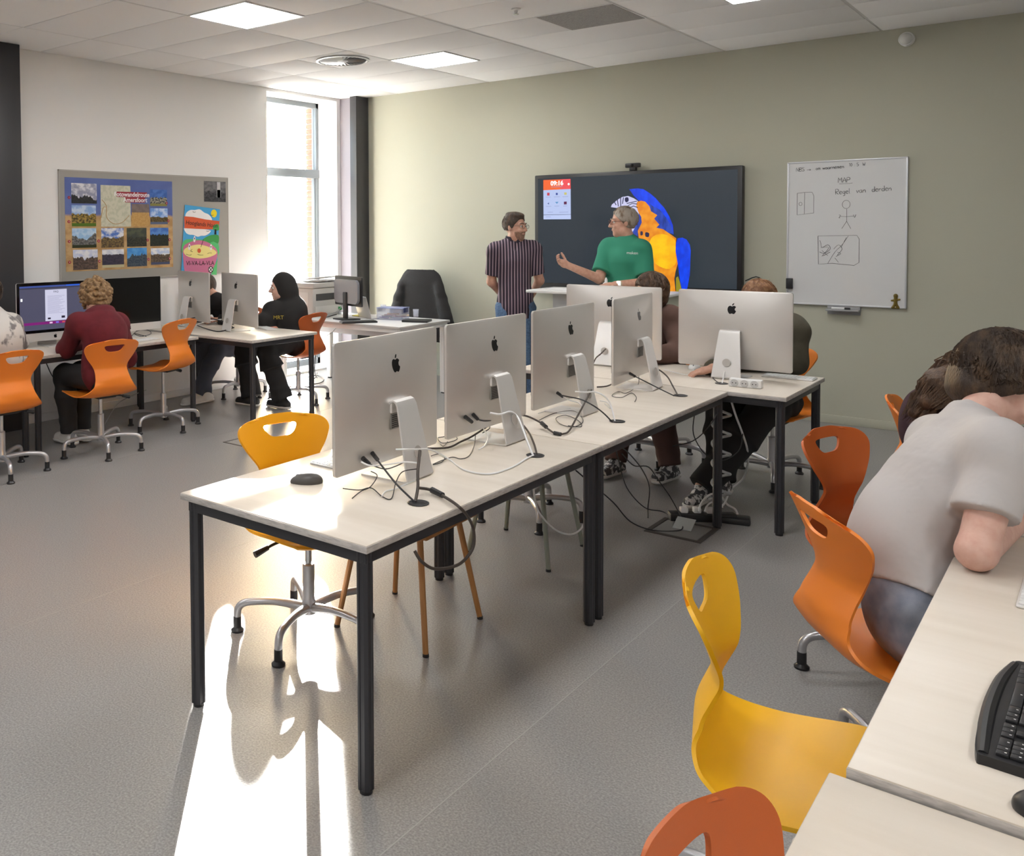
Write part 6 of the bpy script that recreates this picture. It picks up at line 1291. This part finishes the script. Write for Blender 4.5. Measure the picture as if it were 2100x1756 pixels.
cable('short black plug lead at the lower back of the second computer', [(-1.998, 3.156, 0.876), *[(-2.064, 3.314, 0.820), (-2.092, 3.411, 0.800), (-2.092, 3.471, 0.790), (-2.057, 3.431, 0.780), (-2.042, 3.349, 0.775)]], .0022, cable_black, 6, [((-1.998, 3.141, 0.884), (-1.990, 3.180, 0.857), .009)])
cable('black cable with inline connectors between the second and third computers', [(-2.053, 3.617, 0.800), (-2.035, 3.673, 0.800), (-2.008, 3.701, 0.790), (-1.943, 3.684, 0.775), (-1.884, 3.636, 0.765), (-1.828, 3.599, 0.758), (-1.804, 3.619, 0.758), (-1.802, 3.671, 0.762), (-1.837, 3.814, 0.790), (-1.875, 3.965, 0.820), (-1.927, 4.164, 0.860)], .0042, cable_brown, 8, [((-1.941, 3.685, 0.775), (-1.903, 3.654, 0.768), .010), ((-1.839, 3.602, 0.760), (-1.806, 3.605, 0.758), .009)])
cable('white cable from the second computer stand down to its grommet', [(-1.920, 3.206, 0.900), (-1.899, 3.248, 0.890), (-1.917, 3.361, 0.880), (-1.903, 3.394, 0.860), (-1.848, 3.345, 0.820), (-1.788, 3.280, 0.780), (-1.733, 3.218, 0.753)], .0042, cable_white)
cable('black lead from the third computer down to the brown grommet', [(-2.010, 3.992, 0.851), *[(-1.945, 3.952, 0.855), (-1.886, 3.956, 0.850), (-1.825, 3.955, 0.830), (-1.784, 3.980, 0.795), (-1.751, 4.006, 0.752)]], .0034, cable_black, 7, [((-2.012, 3.976, 0.863), (-2.000, 4.007, 0.841), .008)])
cable('white plug lead at the back of the third computer', [(-2.010, 4.007, 0.854), *[(-1.948, 3.957, 0.840), (-1.926, 4.015, 0.820), (-1.887, 3.990, 0.810)]], .0024, cable_white)
cable('white cable from the third computer stand down to the brown grommet', [(-1.870, 3.873, 0.900), (-1.849, 3.929, 0.890), (-1.842, 4.022, 0.880), (-1.807, 4.046, 0.860), (-1.787, 4.067, 0.820), (-1.749, 4.029, 0.753)], .0036, cable_white)
cable('tangle of thin black leads beside the third computer stand', [(-2.022, 3.815, 0.756), (-2.046, 3.977, 0.754), (-2.033, 4.053, 0.756), (-1.996, 4.107, 0.757), (-1.928, 4.044, 0.754), (-1.851, 3.909, 0.754), (-1.839, 3.785, 0.755), (-1.910, 3.807, 0.754), (-1.980, 3.899, 0.757), (-1.976, 3.989, 0.757), (-1.887, 3.934, 0.754), (-1.815, 3.818, 0.754), (-1.870, 3.799, 0.754)], .0018)
cable('thin grey lead lying left of the third computer stand', [(-2.100, 3.953, 0.756), (-2.099, 4.054, 0.754), (-2.064, 4.114, 0.754), (-2.034, 4.160, 0.756)], .0018, cable_grey)
cable('black cable arching from behind the third computer past the fourth to its grommet', [(-2.190, 4.802, 0.758), (-2.150, 4.845, 0.762), (-2.138, 4.943, 0.775), (-2.115, 5.029, 0.800), (-2.111, 5.144, 0.820), (-2.081, 5.227, 0.830), (-2.002, 5.195, 0.830), (-1.908, 5.094, 0.810), (-1.830, 4.971, 0.780), (-1.762, 4.859, 0.753)], .0042, cable_brown, 8)
cable('black lead from the lower back of the fourth computer', [(-2.006, 4.844, 0.840), (-1.946, 4.803, 0.830), (-1.893, 4.831, 0.800), (-1.831, 4.833, 0.775), (-1.771, 4.833, 0.753)], .0032, cable_black, 7, [((-2.022, 4.855, 0.845), (-1.979, 4.818, 0.838), .008)])
cable('thin black lead looping at the foot of the fourth computer', [(-2.054, 5.055, 0.800), (-2.047, 5.024, 0.754), (-1.997, 4.750, 0.754), (-2.050, 4.764, 0.754), (-2.022, 4.619, 0.754), (-1.965, 4.611, 0.754), (-1.977, 4.766, 0.754), (-1.906, 4.659, 0.755), (-1.864, 4.537, 0.754)], .0017)
cable('thin grey lead before the third computer stand end', [(-2.013, 4.450, 0.754), (-1.962, 4.423, 0.755), (-1.886, 4.291, 0.754), (-1.961, 4.391, 0.754)], .0017, cable_grey)
cable('black lead beside the hand of the olive jacket person', [(-2.005, 6.213, 0.800), (-2.017, 6.126, 0.770), (-1.965, 5.922, 0.754), (-1.789, 5.511, 0.754), (-1.708, 5.371, 0.753)], .0026)
cable('thin black lead behind the right rear computer', [(-2.118, 5.958, 0.754), (-2.103, 5.967, 0.790), (-2.062, 5.895, 0.830), (-2.048, 5.989, 0.840), (-2.035, 6.131, 0.800), (-2.000, 6.217, 0.800)], .0018)
cable('white lead under the hand of the olive jacket person', [(-2.037, 6.091, 0.830), (-2.042, 5.987, 0.790), (-2.012, 5.795, 0.756), (-1.892, 5.705, 0.754), (-1.883, 5.835, 0.754)], .0024, cable_white)
cable('white cable from the hole of the right rear computer stand', [(-1.812, 5.828, 0.850), (-1.763, 5.636, 0.820), (-1.734, 5.513, 0.780), (-1.705, 5.394, 0.753)], .0036, cable_white)
cable('brown and white lead from the hole of the half hidden rear computer', [(-2.473, 5.551, 0.870), (-2.463, 5.455, 0.850), (-2.493, 5.449, 0.820), (-2.517, 5.447, 0.765), (-2.460, 5.268, 0.756)], .0042, cable_brown)
cable('white cable lying across the crosswise table behind the fourth computer', [(-2.150, 5.690, 0.752), (-2.053, 5.618, 0.752), (-1.934, 5.571, 0.752), (-1.815, 5.643, 0.752)], .0022, cable_white)
# under the tables
cable('white cable hanging in a loop beneath the second middle table', [(-1.850, 3.448, 0.583), (-1.860, 3.462, 0.530), (-1.880, 3.543, 0.418), (-1.880, 3.706, 0.295), (-1.870, 3.860, 0.242), (-1.860, 3.950, 0.278), (-1.850, 3.918, 0.396), (-1.850, 3.984, 0.447), (-1.850, 3.995, 0.500)], .0042, cable_white)
cable('black cable trailing from the second table to the floor socket box', [(-2.007, 4.163, 0.450), (-1.999, 4.305, 0.360), (-2.020, 4.630, 0.180), (-2.003, 4.822, 0.030), (-1.879, 4.830, 0.006), (-1.771, 4.921, 0.006), (-1.781, 4.995, 0.020)], .0035)
cable('black cable hanging beneath the table left of the seated legs', [(-1.694, 3.949, 0.660), (-1.735, 4.157, 0.580), (-1.829, 4.555, 0.400), (-1.924, 4.888, 0.220), (-2.007, 5.078, 0.050), (-1.986, 5.026, 0.005)], .003)
cable('second black cable hanging from the table down to the floor socket box', [(-1.707, 3.938, 0.660), (-1.833, 4.262, 0.520), (-2.014, 4.800, 0.220), (-2.005, 5.025, 0.060), (-1.943, 5.139, 0.020), (-1.806, 5.028, 0.020)], .003)
cable('black cable arc behind the pair of table legs', [(-1.729, 4.058, 0.600), (-1.810, 4.398, 0.460), (-1.832, 4.639, 0.400), (-1.861, 4.850, 0.280), (-1.893, 5.114, 0.120), (-1.792, 5.040, 0.020)], .003)
cable('black cable hanging in a wide arc at the crosswise table', [(-1.699, 4.935, 0.660), (-1.737, 5.026, 0.520), (-1.707, 5.116, 0.400), (-1.635, 5.173, 0.360), (-1.556, 5.207, 0.420), (-1.533, 5.195, 0.520)], .003)
cable('black cable running from the table beam to the brown trousers', [(-1.588, 4.943, 0.660), (-1.691, 5.104, 0.540), (-1.770, 5.107, 0.460), (-1.872, 5.091, 0.420)], .003)
cable('thick white cable hanging from the crosswise table beside the spiral wrap', [(-1.636, 5.310, 0.700), (-1.605, 5.305, 0.600), (-1.610, 5.438, 0.480), (-1.638, 5.636, 0.340), (-1.672, 5.772, 0.220), (-1.725, 5.872, 0.100), (-1.785, 5.864, 0.030), (-1.806, 5.790, 0.006)], .006, cable_white)
lp = (-1.691, 5.341, 0.000)
cable('grey spiral cable wrap winding around the far middle table leg', [(lp[0]+.048*math.cos(a), lp[1]+.048*math.sin(a), .70-.62*a/(5.5*2*pi)) for a in np.linspace(0, 5.5*2*pi, 90)], .008, cable_grey, 7, (), 2)
cable('coil of white cable on the floor at the power strip', [(-1.747, 5.138, 0.060), (-1.748, 5.202, 0.100), (-1.738, 5.318, 0.120), (-1.705, 5.383, 0.100), (-1.667, 5.381, 0.060), (-1.625, 5.382, 0.040), (-1.594, 5.318, 0.020), (-1.608, 5.227, 0.012), (-1.665, 5.235, 0.020), (-1.690, 5.286, 0.050), (-1.667, 5.331, 0.080), (-1.708, 5.546, 0.100)], .006, cable_white)
cable('white plug lead rising from the black power strip', [(-1.720, 5.161, 0.060), (-1.718, 5.210, 0.090), (-1.696, 5.246, 0.100), (-1.673, 5.316, 0.060)], .005, cable_white)
# left side
for q, pts in enumerate(([(-6.401, 5.310, 0.800), (-6.545, 5.507, 0.820), (-6.518, 5.633, 0.830), (-6.266, 5.592, 0.830), (-6.091, 5.584, 0.810), (-5.878, 5.464, 0.790)], [(-6.429, 5.525, 0.780), (-6.501, 5.740, 0.790), (-6.436, 5.838, 0.800), (-6.410, 5.909, 0.810)], [(-6.475, 5.565, 0.760), (-6.214, 5.456, 0.755), (-6.011, 5.421, 0.750), (-6.007, 5.595, 0.770)])):
    cable(('black cable arching between the two computers before the poster', 'white cable between the two computers before the poster', 'black cable loop lying on the crosswise table by the white wall')[q], pts, .005, cable_white if q == 1 else cable_black)
cable('tangle of black leads under the blank black screen', [(-6.286, 4.659, 0.750), (-6.558, 4.925, 0.757), (-6.667, 5.117, 0.750), (-6.422, 4.982, 0.744), (-6.312, 4.791, 0.744), (-6.501, 4.856, 0.750), (-6.291, 4.828, 0.742)], .003)
cable('black cable loops on the floor beside the white desk leg', [(-6.750, 7.344, 0.010), (-6.755, 7.553, 0.010), (-6.521, 7.403, 0.010), (-6.392, 7.185, 0.010), (-6.413, 7.015, 0.020), (-6.570, 7.125, 0.020), (-6.603, 7.343, 0.020), (-6.703, 7.496, 0.050)], .006)
cable('thin black cable hanging from the white desk to the floor', [*[(-6.217, 7.270, 0.750), (-6.151, 7.052, 0.745), (-6.007, 6.783, 0.745)], (-6.200, 6.953, 0.598), (-6.200, 6.921, 0.399), (-6.200, 6.896, 0.200), (-6.644, 7.429, 0.010)], .005)
cable('thin cable sagging below the left end of the white desk', [(-6.100, 7.211, 0.736), (-6.100, 7.131, 0.630), (-6.100, 6.976, 0.563), (-6.100, 6.826, 0.617)], .003, cable_grey)
cable('grey cable from the monitor back down to the white desk', [(-5.908, 7.032, 0.900), (-6.188, 7.236, 0.780), (-6.292, 7.214, 0.750)], .004, cable_grey)
cable('thin cables hanging behind the left table legs', [(-6.700, 4.104, 0.556), (-6.800, 4.233, 0.406), (-6.850, 4.406, 0.272), (-6.850, 4.528, 0.203)], .004)
cable('thin grey cable on the floor under the maroon hoodie person', [(-6.800, 5.209, 0.166), (-6.800, 5.041, 0.135), (-6.850, 4.914, 0.067), (-6.458, 4.504, 0.010)], .004, cable_grey)
